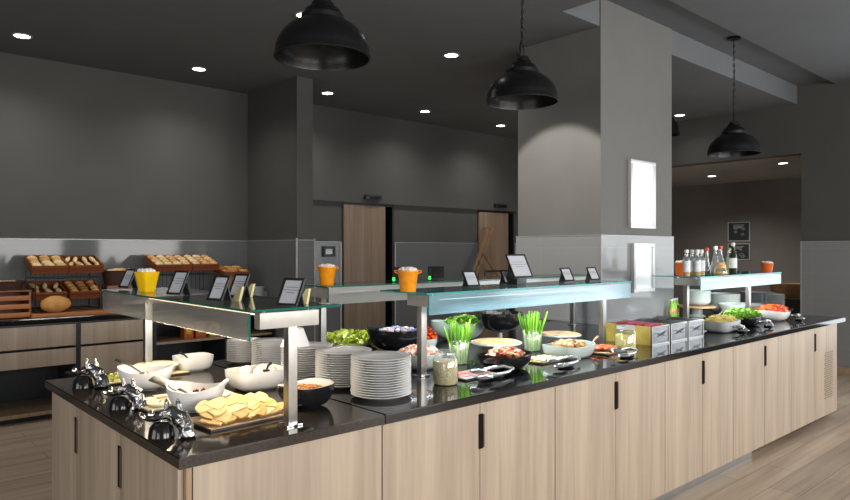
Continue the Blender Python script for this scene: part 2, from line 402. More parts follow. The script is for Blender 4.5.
# walls behind and beside the camera with big windows
def pierced(fixed, lo, hi, wins, axis):
    bm = BM(); z0, z1 = (1.18 if axis == 'x' else .55), 2.95
    def b(a, c, p, q):
        if axis == 'x': box(bm, a, c, fixed - .2, fixed, p, q)
        else: box(bm, fixed - .2, fixed, a, c, p, q)
    b(lo, hi, 0, z0); b(lo, hi, z1, 3.8); e = lo
    for a, c in wins: b(e, a, z0, z1); e = c
    b(e, hi, z0, z1); return bm
struct('wall_front', pierced(Y0, -4.2, X1, WIN_FRONT, 'x'), 'wallp')
struct('wall_rear', pierced(X0, -4.2, Y1, WIN_SIDE, 'y'), 'wallp')
k = 0
for wins, ax in ((WIN_FRONT, 'x'), (WIN_SIDE, 'y'), (WIN_RIGHT, 'r')):
    for a_, c_ in wins:
        k += 1; bm = BM(); b2 = BM(); f0 = 9.5 if ax == 'r' else -4.12
        def q(bmm, p0, p1, z0, z1, t=.05):
            if ax == 'x': box(bmm, p0, p1, f0, f0 + t, z0, z1)
            else: box(bmm, f0, f0 + t, p0, p1, z0, z1)
        mid = (a_ + c_) / 2
        lo_ = 1.18 if ax == 'x' else .55
        for s in (a_, mid - .03, c_ - .06): q(bm, s, s + .06, lo_, 2.95)
        for z in (lo_, 2.0, 2.89): q(bm, a_, c_, z, z + .06)
        q(b2, a_ + .02, c_ - .02, lo_ + .03, 2.92, .008)
        wn = struct('window_%d' % k, bm, 'winframe'); obj('pane', b2, 'winglass', wn, smooth=False)
# doors: oak slab in a dark frame, sensor box above
def door(n, r):
    bm = BM(); x0, x1 = r
    w_ = .73
    box(bm, x0 + .0, x1, Y1 + .29, Y1 + .34, 0, DZ); box(bm, x0, x0 + .03, Y1 + .0, Y1 + .3, 0, DZ)
    box(bm, x0, x1, Y1 - .01, Y1 + .3, DZ - .035, DZ)
    box(bm, x1 - .03, x1, Y1, Y1 + .3, 0, DZ)
    o = struct('door_%d' % n, bm, 'black')
    obj('door_leaf', box(BM(), x0 + .02, x0 + w_, Y1 - .03, Y1 + .03, .01, DZ - .035, .004), 'oakdoor', o)
    return o
door(1, D1); door(2, D2)
# pillar with pale paint above and tile below
bm = box(BM(), 4.88, 6.09, 3.19, 4.09, 0, 3.88)
pl = struct('trim_1', bm, 'wallp'); pl['label'] = 'broad grey pillar standing in the buffet island'
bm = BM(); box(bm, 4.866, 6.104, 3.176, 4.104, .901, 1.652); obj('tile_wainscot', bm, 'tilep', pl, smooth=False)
bm = BM(); box(bm, 4.863, 6.107, 3.173, 4.107, 1.652, 1.66); box(bm, 4.860, 4.872, 3.170, 3.182, .901, 1.652); obj('top_bead', bm, 'trimw', pl, smooth=False)

# ---------------------------------------------------------------- ceiling downlights (with their own lamps)
def downlight(x, y, z, label, power=26, spot=2.5, n='ceiling_downlight'):
    t = thing(n, label, 'ceiling light', (x, y, z), 0)
    bm = BM(); lathe(bm, [(.085, 0), (.085, -.006), (.066, -.008), (.062, -.001)], 28); obj('trim_ring', bm, 'trimw', t)
    bm = BM(); lathe(bm, [(0, -.004), (.062, -.004), (.062, -.002)], 28); obj('diffuser', bm, 'lamp', t)
    l = bpy.data.lights.new('downlight_lamp', 'SPOT'); l.energy = power; l.spot_size = spot; l.spot_blend = 1
    l.color = (1, .95, .87); l.shadow_soft_size = .06
    o = bpy.data.objects.new('downlight_lamp', l); C.objects.link(o); o.parent = t; o.location = (0, 0, -.03)
    return t
words = ['nearest the left edge of the photo', 'second from the left above the bread counter', 'just right of the large left pendant',
         'above the first wooden door', 'above the second wooden door']
for i, x in enumerate((1.32, 2.93, 4.53, 6.11, 7.66)):
    downlight(x, 6.76, ZC, 'round recessed ceiling downlight ' + words[i], 56)
downlight(2.89, 4.64, ZC, 'round recessed ceiling downlight half hidden behind the large left pendant', 26)
downlight(4.54, 4.64, ZC, 'round recessed ceiling downlight between the left and middle pendants', 30)
downlight(8.93, 4.56, ZC, 'small recessed downlight beside the cut-off lamp right of the pillar', 14)
downlight(11.17, 5.13, 2.78, 'round downlight in the low back room ceiling, the brighter one', 170)
downlight(10.26, 3.68, 2.78, 'small dim downlight in the back room ceiling near the wall corner', 120)
# aimed spot in the ceiling, whose beam makes the scallop on the pillar
t = downlight(3.36, 3.58, ZC, 'aimed recessed spot in the ceiling left of the grey pillar', 215, .84)
for c in kids(t):
    if c.type == 'LIGHT':
        c.data.spot_blend = .22; c.location = (0, 0, -.04); c.data.shadow_soft_size = .02
        c.rotation_euler = (Vector((4.88, 3.62, 1.62)) - Vector((3.36, 3.58, 3.38))).to_track_quat('-Z', 'Y').to_euler()
# ---------------------------------------------------------------- pendants
def dome(R, h):
    bm = BM(); n = 14; pr = []
    for i in range(n + 1):
        a = PI / 2 * i / n; pr.append((max(.055, R * math.sin(a) ** .92), h * math.cos(a)))
    prof = pr + [(R + .006, -.012), (R + .006, -.018), (R - .004, -.018)] + [(r - .006 if r > .06 else r - .006, z - .006) for r, z in pr[::-1]]
    lathe(bm, prof, 48); return bm
def pendant(loc, ztop, label, R=.25):
    t = thing('pendant_lamp', label, 'pendant lamp', loc, .4)
    obj('lamp_shade', dome(R, .20), 'blackmetal', t)
    bm = BM(); lathe(bm, [(0, .30), (.045, .30), (.05, .285), (.05, .275), (.062, .27), (.066, .255), (.095, .235), (.10, .22), (.115, .205), (.115, .18), (.05, .17)], 36)
    obj('shade_neck', bm, 'blackmetal', t)
    bm = BM(); tube(bm, [(-.05, 0, .29), (-.052, 0, .36), (-.03, 0, .40), (0, 0, .415), (.03, 0, .40), (.052, 0, .36), (.05, 0, .29)], .006)
    for s in (-1, 1): tube(bm, [(s * .04, 0, .292), (s * .085, 0, .292)], .007); tube(bm, [(s * .083, 0, .292), (s * .092, 0, .292)], .014)
    obj('yoke', bm, 'blackmetal', t)
    bm = BM(); z = .41; zt = ztop - loc[2] - .03; i = 0
    while z < zt:
        pts = []
        for k in range(8):
            a = 2 * PI * k / 8; x, zz = .009 * math.cos(a), .020 * math.sin(a)
            pts.append((x if i % 2 else 0, 0 if i % 2 else x, z + .016 + zz))
        tube(bm, pts, .0028, 5, closed=True); z += .032; i += 1
    obj('chain', bm, 'blackmetal', t)
    bm = BM(); tube(bm, [(.006, .004, .30), (-.008, .006, .5), (.008, -.004, .75), (0, .004, zt)], .003, 6); obj('cord', bm, 'black', t)
    bm = BM(); lathe(bm, [(0, zt + .03), (.065, zt + .03), (.065, zt + .012), (.03, zt), (0, zt - .004)], 28); obj('canopy', bm, 'blackmetal', t)
    bm = BM(); lathe(bm, [(0, .17), (.03, .17), (.03, .10), (.0, .10)], 20); obj('bulb_socket', bm, 'black', t)
    return t
pendant((1.98, 3.0, 2.565), ZC, 'large black dome pendant lamp above the plates, at the left of the row')
pendant((3.66, 3.03, 2.585), ZC, 'black dome pendant lamp hanging left of the grey pillar')
pendant((6.80, 2.90, 2.51), ZR, 'black dome pendant lamp hanging right of the grey pillar', .245)
t = thing('surface_lamp', 'black ceiling lamp half cut off by the right edge of the grey pillar', 'ceiling lamp', (8.15, 4.35, 3.02))
bm = BM(); lathe(bm, [(0, .22), (.10, .22), (.15, .14), (.17, .02), (.175, 0), (.16, 0), (.13, .13), (0, .19)], 32); obj('lamp_shade', bm, 'blackmetal', t)
bm = BM(); lathe(bm, [(0, .40), (.05, .40), (.05, .385), (.015, .37), (.015, .21), (0, .21)], 20); obj('stem', bm, 'blackmetal', t)

# ---------------------------------------------------------------- things on walls
def plain_frame(name, label, cat, x0, x1, z0, z1, y, face, framem='white', fw=.035, d=.035):
    t = thing(name, label, cat, ((x0 + x1) / 2, y, z0))
    a, b, h = -(x1 - x0) / 2, (x1 - x0) / 2, z1 - z0
    bm = BM()
    for q in ((a, b, 0, fw), (a, b, h - fw, h), (a, a + fw, fw, h - fw), (b - fw, b, fw, h - fw)): box(bm, q[0], q[1], -d, 0, q[2], q[3], .004)
    obj('frame', bm, framem, t); obj('panel', box(BM(), a + fw, b - fw, -d * .45, -.002, fw, h - fw), face, t, smooth=False)
    return t
M['silver'] = mat('satin_silver_frame', (.62, .62, .62), .3, .3, .03)
plain_frame('light_box', 'upper glowing white framed light box on the grey painted pillar', 'light box', 5.30, 5.73, 1.725, 2.335, 3.189, 'lightbox', 'silver')
plain_frame('light_box', 'lower paler framed panel on the tiled part of the pillar', 'light box', 5.33, 5.69, 1.15, 1.59, 3.175, 'lightbox2', 'silver')
o = plain_frame('wall_switch', 'small black framed wall plate on tiles left of the first door', 'wall plate', 4.90, 5.09, 1.44, 1.58, Y1 - .015, 'greyp', 'black', .035, .03)
for i, (x0, x1) in enumerate(((5.56, 5.84), (8.22, 8.5))):
    t = thing('door_sensor', ('black door sensor box above the left wooden door', 'black door sensor box above the right wooden door')[i], 'sensor', ((x0 + x1) / 2, Y1 - .041, DZ + .05))
    obj('housing', box(BM(), -.14, .14, -.05, 0, 0, .06, .008), 'black', t); obj('lens', box(BM(), -.08, .08, -.054, -.048, .012, .03), 'stone', t)
# posters in the back room
M['chalk'] = mat('blackboard_print', (.012, .018, .02), .6, 0, .4, 12)
M['chalkw'] = mat('pale_chalk_print', (.35, .36, .36), .7)
for i, (z0, lb) in enumerate(((1.69, 'upper dark green framed poster on the back room wall'), (1.35, 'lower dark framed poster on the back room wall'))):
    t = thing('poster', lb, 'poster', (12.548, 5.26, z0), -PI / 2)
    bm = BM(); hh = .355 if i == 0 else .30; wv = .40
    for q in ((-wv / 2, wv / 2, 0, .015), (-wv / 2, wv / 2, hh - .015, hh), (-wv / 2, -wv / 2 + .015, 0, hh), (wv / 2 - .015, wv / 2, 0, hh)): box(bm, q[0], q[1], -.015, 0, q[2], q[3])
    obj('frame', bm, 'greyp', t, smooth=False); obj('sheet', box(BM(), -wv / 2 + .015, wv / 2 - .015, -.008, 0, .015, hh - .015), 'chalk', t, smooth=False)
    bm = BM(); rn = random.Random(i)
    for k in range(7):
        x = rn.uniform(-.12, .12); z = rn.uniform(.06, hh - .08); r = rn.uniform(.015, .04)
        tube(bm, [(x + r * math.cos(a), -.010, z + .6 * r * math.sin(a)) for a in [2 * PI * j / 10 for j in range(10)]], .004, 4, closed=True)
    for k in range(3): box(bm, -.1, .1 - .03 * k, -.011, -.008, hh - .06 - .022 * k, hh - .05 - .022 * k)
    obj('drawing', bm, 'chalkw', t, smooth=False)
# wooden A-frame leaning by the second door
t = thing('wooden_easel', 'folded brown wooden frame leaning in front of the right wooden door', 'wooden frame', (6.80, 7.02, 0), 0)
M['brownw'] = woodmat('brown_beech', hexc(105, 76, 48), hexc(150, 114, 76), 'z', 1, .5)
for s in (-.045, .045):
    obj('rail', tube(BM(), [(s, 0, 0), (1.22 + s, .28, 1.90)], .022, 6), 'brownw', t)
for h in (.3, .62, .95, 1.25, 1.56, 1.88):
    f = h / 1.90; obj('rung', tube(BM(), [(1.22 * f - .045, .28 * f, h), (1.22 * f + .045, .28 * f, h)], .016, 6), 'brownw', t)
obj('support_leg', tube(BM(), [(.95, .20, 1.48), (2.2, -.05, 0)], .022, 6), 'brownw', t)
obj('cross_bar', tube(BM(), [(.80, .0, 1.20), (1.30, .0, 1.20)], .016, 6), 'black', t)
for x in (.80, 1.30): obj('leg', tube(BM(), [(x, .0, 1.20), (x, .0, .0)], .014, 6), 'black', t)

# ================================================================ ISLAND CABINETS
ZW = .90; FY = 2.03; EX = .84
def handle(parent, x, z0=.652, z1=.806, axis='x', y=FY):
    """upright recessed pull: a dark slot with a bronze lip"""
    bm = BM(); b2 = BM()
    if axis == 'x':
        box(bm, x - .016, x + .010, y - .004, y - .0005, z0, z1, .0015); box(b2, x + .010, x + .018, y - .006, y - .0005, z0 + .004, z1 - .004, .0015)
    else:
        box(bm, y - .004, y - .0005, x - .010, x + .016, z0, z1, .0015); box(b2, y - .006, y - .0005, x - .018, x - .010, z0 + .004, z1 - .004, .0015)
    h = obj('door_pull', bm, 'slot', parent); obj('pull_lip', b2, mlip, h); return h
mlip = mat('bronze_lip', (.11, .07, .045), .45, .4)
def dots(parent, x0, x1, z0, z1, nx, nz):
    bm = BM()
    for i in range(nx):
        for j in range(nz):
            x = x0 + (x1 - x0) * (i + .5 * (j % 2)) / nx; z = z0 + (z1 - z0) * (j + .5) / nz
            lathe(bm, [(0, 0), (.006, 0)], 8)
            bm.verts.ensure_lookup_table()
            for v in bm.verts[-9:]: v.co = Vector((x + v.co.x, -.0015, z + v.co.y))
    return obj('vent_holes', bm, 'slot', parent, smooth=False)
def cabinet(x0, x1, split, hx, label, depth=1.55, feet=False, panel=False, vent=None, z0=.055):
    t = thing('base_cabinet', label, 'cabinet', ((x0 + x1) / 2, FY, 0), 0, None)
    a, b = x0 - t.location.x, x1 - t.location.x; g = .002
    obj('body', box(BM(), a + .002, b - .002, .021, depth, z0, .86), 'oakd', t, smooth=False)
    if panel:
        obj('front_panel', box(BM(), a + g, b - g, 0, .02, z0, .855, .0015), 'oak', t)
    else:
        edges = [a] + [s - t.location.x for s in split] + [b]; drs = []
        for e0, e1 in zip(edges, edges[1:]):
            drs.append(obj('door', box(BM(), e0 + g, e1 - g, 0, .02, z0, .852, .0015), 'oak', t))
        if hx is not None:
            dd = drs[0]
            h = handle(dd, hx - t.location.x, y=0)
        if vent: dots(drs[-1] if vent[4] == 1 else drs[0], vent[0] - t.location.x, vent[1] - t.location.x, vent[2], vent[3], vent[5], vent[6])
    if feet:
        for x in (a + .12, b - .1):
            bm = BM(); lathe(bm, [(0, 0), (.028, 0), (.028, .008), (.016, .014), (.016, z0), (0, z0)], 14)
            obj('foot', bm, 'rubber', t, (x, .10, 0))
    return t
cabinet(.86, 1.611, [], None, 'oak cabinet at the left corner of the island, plain front panel with no handle', panel=True)
cabinet(1.613, 2.705, [2.163], 2.169, 'oak cabinet under the plates and grain jar, with air holes at its foot', vent=(1.94, 2.09, .375, .445, 0, 9, 3))
cabinet(2.707, 3.794, [3.254], 3.255, 'oak cabinet below the black bowl of chicken and white nugget bowl')
cabinet(3.796, 4.745, [4.283], 4.291, 'oak cabinet below the three silver boxes', depth=1.15)
cabinet(4.747, 5.829, [5.295], 5.304, 'oak cabinet below the grated cheese, first one standing on short feet', depth=1.15, feet=True)
cabinet(5.831, 6.961, [6.383], 6.382, 'oak cabinet at the far right end, with a tall vent in its door', depth=1.15, feet=True, vent=(6.62, 6.86, .20, .62, 1, 8, 22))
# end doors on the left side
t = thing('end_cabinet', 'oak cabinet doors on the left end of the island beside the chrome tongs holders', 'cabinet', (EX, 2.05, 0))
obj('body', box(BM(), .001, .018, -.018, 1.54, .055, .86), 'oakd', t, smooth=False)
for y0, y1 in ((0, .53), (.534, 1.098), (1.102, 1.52)):
    d = obj('door', box(BM(), -.018, 0, y0 + .002, y1 - .002, .055, .852, .0015), 'oak', t)
    if y0 > .1: handle(d, y0 + .005 - .0, axis='y', y=-.018)
struct('trim_2', prism(BM(), [(.87, 2.045), (5.10, 2.045), (5.10, 2.07), (.895, 2.07), (.895, 3.52), (.87, 3.52)], 0, .053), 'steel')
o = obj('plinth_edge', box(BM(), .8705, 5.095, 2.0435, 2.0445, .001, .05), 'steel', bpy.data.objects['trim_2'], smooth=False)
# worktops
def worktop(name, poly, m, label):
    bm = prism(BM(), poly, .862, ZW)
    es = [e for e in bm.edges if all(v.co.z > .899 for v in e.verts)] + [e for e in bm.edges if all(v.co.z < .863 for v in e.verts)]
    bmesh.ops.bevel(bm, geom=es, offset=.004, segments=2, affect='EDGES')
    return tag(obj(name, bm, m, None), label, 'worktop')
worktop('stone_worktop', [(.805, 2.0), (1.602, 2.0), (1.602, 3.63), (.805, 3.63)], 'stoneb', 'dark polished worktop at the left end of the island, under the white bowls')
worktop('stone_worktop', [(1.606, 2.0), (7.10, 2.0), (7.10, 3.63), (6.11, 3.63), (6.11, 3.17), (4.86, 3.17), (4.86, 3.63), (1.606, 3.63)], 'stone',
        'long black polished worktop running from the plate stacks to the right end')

# ================================================================ SNEEZE GUARDS
def guard(label, origin, rz, L, W, posts, frontm, edgem, lamp, power, ztop=1.325, arm=.2, endpost=0):
    """local: x along the shelf, y away from the guests (0 = front panel)"""
    t = thing('sneeze_guard', label, 'sneeze guard', origin, rz)
    zt = ztop - ZW
    bm = box(BM(), 0, L, 0, W, zt - .008, zt)
    bm.normal_update()
    for f in bm.faces:
        if abs(f.normal.z) < .5: f.material_index = 1
    obj('glass_shelf', bm, ['glassb' if edgem == 'gedgeb' else 'glass', edgem], t, smooth=False)
    bm = box(BM(), .012, L - .012, .0, .008, zt - .105, zt - .011); bm.normal_update()
    for f in bm.faces:
        if abs(f.normal.x) > .5 : f.material_index = 1
    obj('front_glass', bm, [frontm, edgem], t, smooth=False)
    for px, py in posts:
        p = obj('post', box(BM(), px - .018, px + .018, py - .018, py + .018, .008, zt - .03, .002), 'steel', t)
        obj('post_foot', box(BM(), px - .032, px + .032, py - .032, py + .032, 0, .008, .002), 'chrome', p)
        a = obj('support_arm', box(BM(), px - .02, px + .02, py - arm * .55, py + arm * .45, zt - .075, zt - .018, .003), 'armgrey', t)
        for dy in (-arm * .42, arm * .33):
            obj('glass_mount', lathe(BM(), [(0, 0), (.014, 0), (.014, .010), (0, .010)], 16, cx=px, cy=py + dy, cz=zt - .018 - .003), 'chrome', a)
    if not lamp: return t
    x0 = min(p[0] for p in posts) + .03; x1 = max(p[0] for p in posts) - .03; py = posts[0][1]
    obj('light_bar', box(BM(), x0, x1, py - .02, py + .02, zt - .045, zt - .018, .003), 'steel', t)
    obj('light_tube', box(BM(), x0 + .02, x1 - .02, py - .012, py + .012, zt - .050, zt - .0455), lamp[0], t, smooth=False)
    area('guard_lamp', ((x0 + x1) / 2, py, zt - .054), (0, 0, 0), x1 - x0 - .06, .03, power, lamp[1], t)
    return t
warm, cool = ('strip_warm', (1, .83, .62)), ('strip_cool', (.88, .96, 1))
# left one runs across the end: its front looks left (towards -X)
lg = guard('left sneeze guard with warm light across the end of the island, over the white bowls', (1.055, 3.60, ZW), -PI / 2, 1.57, .365, [(.075, .2), (1.49, .2)], 'gpanel2', 'gedge', warm, 8.5, 1.33, .24)
obj('warming_shade', lathe(BM(), [(.018, .34), (.030, .335), (.052, .275), (.055, .27), (.051, .27), (.028, .328), (.018, .334)], 32), 'white', lg, (1.40, .275, 0))
obj('shade_stem', tube(BM(), [(1.40, .275, .335), (1.40, .275, .42)], .006, 8), 'steel', lg)
guard('front sneeze guard left of the pillar, over the spring onion jars', (2.13, 2.34, ZW), 0, 1.81, .36, [(.10, .15), (1.70, .15)], 'gpanel', 'gedgeb', cool, 13)
guard('rear sneeze guard behind the plates, carrying the orange bucket and two black devices', (2.12, 3.17, ZW), 0, 2.68, .34, [(.08, .17), (2.58, .17)], 'gpanel3', 'gedge', cool, 7)  # strip lamp here is added to brighten the food behind the plates
guard('right sneeze guard carrying the oil bottles, right of the pillar', (4.98, 2.38, ZW), 0, 1.62, .40, [(.12, .17), (1.30, .17)], 'gpanel', 'gedgeb', cool, 11)

# ================================================================ BREAD COUNTER along the long wall
def onX(px, X, z):
    u = (FW[0] * F + RT[0] * (px - CX), FW[1] * F + RT[1] * (px - CX)); return (X, u[1] * X / u[0], z)
BY = 6.75; BZ = .92
struct('trim_3', box(BM(), .5, 3.80, BY + .06, 7.40, 0, .05), 'black')
tag(obj('stone_worktop', box(BM(), .50, 3.82, BY - .02, 7.43, BZ - .05, BZ, .004), 'stone'), 'dark worktop of the bread counter along the left wall', 'worktop')
def side_unit(x0, x1, label, kind):
    t = thing('wall_cabinet_unit', label, 'cabinet', (x0, BY, .05)); L = x1 - x0; zt = .815
    fr = BM(); box(fr, 0, .025, 0, .62, 0, zt); box(fr, L - .025, L, 0, .62, 0, zt); box(fr, .025, L - .025, .60, .62, 0, zt); box(fr, .025, L - .025, .01, .60, zt - .02, zt)
    obj('carcass', fr, 'navy', t, smooth=False)
    g = .012
    if kind == 'drawers':
        obj('drawer', box(BM(), .02, L - .02, -.02, .0, .605, .800, .002), 'oak', t)
        obj('drawer', box(BM(), .02, L - .02, -.02, .0, .435, .583, .002), 'oak', t)
        obj('bottom_shelf', box(BM(), .025, L - .025, 0, .60, .0, .035, .002), 'oakd', t)
    elif kind == 'door':
        obj('drawer', box(BM(), .02, L - .02, -.02, .0, .605, .800, .002), 'oak', t)
        obj('door', box(BM(), .02, L - .02, -.02, .0, .01, .583, .002), 'oak', t)
    else:
        obj('shelf', box(BM(), .025, L - .025, .0, .60, .53, .555, .002), 'oakd', t); obj('bottom_shelf', box(BM(), .025, L - .025, 0, .60, .0, .035, .002), 'navy', t)
    return t
side_unit(.55, 1.768, 'wall cabinet with two oak drawers above an open niche, at the left edge', 'drawers')
side_unit(1.772, 2.46, 'wall cabinet with an oak drawer over a tall oak door, behind the left glass post', 'door')
side_unit(2.464, 3.24, 'open dark wall shelf unit holding orange and yellow packs', 'open')
side_unit(3.244, 3.80, 'open dark wall shelf unit partly hidden behind the plate stacks', 'open')
# packs and canisters on the open shelf
M['packo'] = mat('orange_brown_pack', hexc(170, 84, 34), .5, 0, .4, 25)
M['packy'] = mat('yellow_pack', hexc(206, 160, 40), .5, 0, .25, 25)
for i, (px, w_, h_, m_, lb) in enumerate(((187, .10, .15, 'packo', 'leftmost brown orange pack on the open dark shelf'), (199, .11, .16, 'packo', 'wider brown orange pack, second on the open dark shelf'),
        (211, .07, .16, 'packy', 'yellow pack beside the metal canisters on the dark shelf'))):
    p = onY(px, BY + .12, .605)
    t = thing('food_pack', lb, 'pack', p); obj('carton', box(BM(), -w_ / 2, w_ / 2, -.05, .05, 0, h_, .004), m_, t)
    obj('pack_label', box(BM(), -w_ * .3, w_ * .3, -.052, -.0505, .05, .11), 'packy' if m_ == 'packo' else 'packo', t, smooth=False)
for i, px in enumerate((218, 222.5)):
    p = onY(px, BY + .10 + .1 * i, .605); bm = BM(); lathe(bm, [(0, 0), (.03, 0), (.032, .004), (.032, .12), (.028, .125), (0, .125)], 20)
    t = thing('metal_canister', ('front', 'rear')[i] + ' pale metal canister at the right of the dark shelf packs', 'canister', p); obj('can', bm, 'greyp', t)
    obj('lid', lathe(BM(), [(0, .1252), (.029, .1252), (.029, .135), (0, .136)], 20), 'steel', t)

# breads
M['roll'] = rndmat('roll_crust', [hexc(196, 140, 76), hexc(226, 186, 128), hexc(236, 214, 170)], .65, 'object', .4, 60)
M['crust'] = rndmat('brown_crust', [hexc(150, 92, 44), hexc(190, 128, 66), hexc(214, 164, 96)], .6, 'object', .4, 45)
M['loaf'] = mat('golden_loaf_crust', hexc(206, 150, 82), .6, 0, .25, 12, .4)
M['sand'] = rndmat('pale_sandwich_bread', [hexc(222, 186, 120), hexc(240, 220, 170)], .7, 'object', .3, 60)
def rollmesh(kind, seed=0):
    if kind == 'roll': return mesh('roll', blob(BM(), (0, 0, .024), .042, 2, .08, (1.15, .92, .62), seed=seed), 'roll')
    if kind == 'croissant':
        bm = BM(); n = 9; tube(bm, [(.05 * math.sin((i / (n - 1) - .5) * 2.6), .035 * (1 - math.cos((i / (n - 1) - .5) * 2.6)), .02) for i in range(n)], [.006, .013, .016, .02, .018, .02, .016, .013, .006], 10)
        return mesh('croissant', bm, 'crust')
    if kind == 'bun': return mesh('bun', blob(BM(), (0, 0, .026), .04, 2, .1, (1, 1, .65), seed=seed), 'crust')
    if kind == 'baguette':
        bm = BM(); tube(bm, [(-.075, 0, .02), (-.06, 0, .021), (-.03, 0, .022), (0, 0, .022), (.03, 0, .022), (.06, 0, .021), (.075, 0, .02)], [.004, .014, .019, .021, .019, .014, .004], 10)
        return mesh('finger_roll', bm, 'sand')
MESH = {k: [rollmesh(k, s) for s in range(3)] for k in ('roll', 'croissant', 'bun', 'baguette')}
M['tie'] = M['wicker']
def display_tray(loc, w_, label, kind, tilt=.30, d=.30, n=10, lab='', rz=0, m='woodred', h=.075):
    """shallow tilted wooden tray, then bread lying in it (separate things)"""
    t = thing('bread_tray', label, 'tray', loc, (tilt, 0, rz))
    obj('tray_base', box(BM(), -w_ / 2, w_ / 2, 0, d, 0, .010), m, t)
    obj('front_board', box(BM(), -w_ / 2, w_ / 2, -.012, 0, 0, h, .003), m, t); obj('rear_board', box(BM(), -w_ / 2, w_ / 2, d, d + .012, 0, h, .003), m, t)
    for s in (-1, 1): obj('side_board', box(BM(), s * w_ / 2 - .006, s * w_ / 2 + .006, 0, d, 0, h, .003), m, t)
    mt = Matrix.Translation(loc) @ Matrix.Rotation(rz, 4, 'Z') @ Matrix.Rotation(tilt, 4, 'X')
    cols = max(3, min(4, int(w_ / .075))); rows = {'roll': 4, 'baguette': 2, 'bun': 4}.get(kind, 3); k = 0
    for r in range(rows):
        for c in range(cols):
            x = -w_ / 2 + (c + .5) * w_ / cols; y = (r + .5) * d / rows
            me = MESH[kind][k % 3]; k += 1
            o = bpy.data.objects.new({'roll': 'bread_roll', 'croissant': 'croissant', 'bun': 'bread_bun', 'baguette': 'finger_roll'}[kind], me); C.objects.link(o)
            o.matrix_world = mt @ Matrix.Translation((x + random.uniform(-.006, .006), y, .012 + (.022 if kind != 'roll' else .026))) @ Matrix.Rotation(random.uniform(-.5, .5) + (PI / 2 if kind == 'baguette' else 0), 4, 'Z')
            rw = ['front row', 'second row', 'third row', 'rear row'][r]
            cw = 'left end' if c == 0 else 'right end' if c == cols - 1 else ['', 'second from left', 'third from left', 'fourth from left'][c]
            tag(o, lab.replace(' lying', '') + ', ' + rw + ', ' + cw, 'bread', lab.split(' lying')[0] + ' pieces')
    return t
def wire_stand(x0, x1, y0, y1, z0, z1, label):
    t = thing('wire_stand', label, 'display stand', (x0, y0, z0)); L, D_, Hh = x1 - x0, y1 - y0, z1 - z0
    for x in (0, L):
        for y in (0, D_):
            obj('upright', tube(BM(), [(x, y, 0), (x, y, Hh * (.80 if y == 0 else 1))], .006, 6), 'black', t)
    for z in (Hh * .78, .16, .01):
        bm = BM(); tube(bm, [(0, 0, z), (L, 0, z), (L, D_, z), (0, D_, z)], .005, 6, closed=True); obj('rail', bm, 'black', t)
    bm = BM()
    for i in range(1, 14): tube(bm, [(L * i / 14, D_, .02), (L * i / 14, D_, Hh)], .0035, 5)
    for z in (.02, Hh): tube(bm, [(0, D_, z), (L, D_, z)], .005, 5)
    obj('rear_grille', bm, 'black', t); return t
xa = onY(29, 7.0)[0]; xb = onY(101, 7.0)[0]; xm = onY(66, 7.0)[0]
wire_stand(xa + .03, xb - .03, 6.90, 7.28, BZ + .035, 1.355, 'black wire bread stand holding four wooden trays, left of the yellow bucket')
tag(obj('bread_board', box(BM(), xa - .02, xb + .10, 6.80, 7.32, BZ, BZ + .034, .003), 'woodorg'), 'long orange wooden board under the black wire bread stand', 'board')
display_tray(((xa + xm) / 2, 6.93, 1.315), xm - xa - .01, 'upper left red-brown wooden tray of speckled rolls on the black wire stand', 'roll', lab='speckled bread roll lying in the upper left wooden tray', n=12)
display_tray(((xm + xb) / 2, 6.93, 1.315), xb - xm - .01, 'upper right red-brown wooden tray of pale finger rolls on the wire stand', 'baguette', lab='pale finger roll lying in the upper right wooden tray', n=9)
display_tray(((xa + xm) / 2 + .0, 6.93, 1.07), xm - xa - .03, 'lower left wooden tray of pale sandwiches behind the big golden loaf', 'baguette', lab='sandwich roll lying in the lower left wooden tray', n=6)
display_tray(((xm + xb) / 2, 6.93, 1.07), xb - xm - .03, 'lower right wooden tray of brown buns on the wire stand', 'bun', lab='brown bun lying in the lower right wooden tray', n=9)
bm = blob(BM(), (0, 0, .075), .14, 3, .04, (1.0, .62, .55), seed=4)
tag(obj('bread_loaf', bm, 'loaf', None, (onY(56, 6.86)[0], 6.885, BZ + .034), .25), 'big round golden loaf lying in front of the black wire stand', 'bread')
# slatted crate and its basket, cut by the left edge
x0 = onY(-16, 6.95)[0]; x1 = onY(30, 6.86)[0]
t = thing('slatted_crate', 'orange slatted wooden crate display at the left edge of the photo', 'crate', ((x0 + x1) / 2, 6.84, BZ)); w_ = x1 - x0
for z in (0, .075, .15): obj('slat', box(BM(), -w_ / 2, w_ / 2, 0, .014, z + .01, z + .052, .002), 'woodorg', t)
for s in (-1, 1): obj('end_board', box(BM(), s * w_ / 2 - .01, s * w_ / 2 + .01, .015, .36, 0, .235, .003), 'woodred', t)
obj('top_board', box(BM(), -w_ / 2 - .01, w_ / 2 + .01, .0, .37, .236, .25, .003), 'woodred', t); obj('rear_board', box(BM(), -w_ / 2 + .01, w_ / 2 - .01, .345, .36, 0, .235), 'woodred', t)
def basket(loc, a, b, h, label, m='wicker', rz=0):
    t = thing('bread_basket', label, 'basket', loc, rz)
    bm = BM(); lathe(bm, [(0, .0), (.82, .0), (.86, .02), (1, h), (.97, h), (.84, .03), (0, .012)], 36, 3.2, a, b, R=1); obj('woven_body', bm, m, t)
    bm = BM(); tube(bm, [(a * math.cos(q) * (abs(math.cos(q)) ** 3.2 + abs(math.sin(q)) ** 3.2) ** (-1 / 3.2), b * math.sin(q) * (abs(math.cos(q)) ** 3.2 + abs(math.sin(q)) ** 3.2) ** (-1 / 3.2), h) for q in [2 * PI * i / 36 for i in range(36)]], .007, 6, closed=True)
    obj('rim', bm, m, t); return t
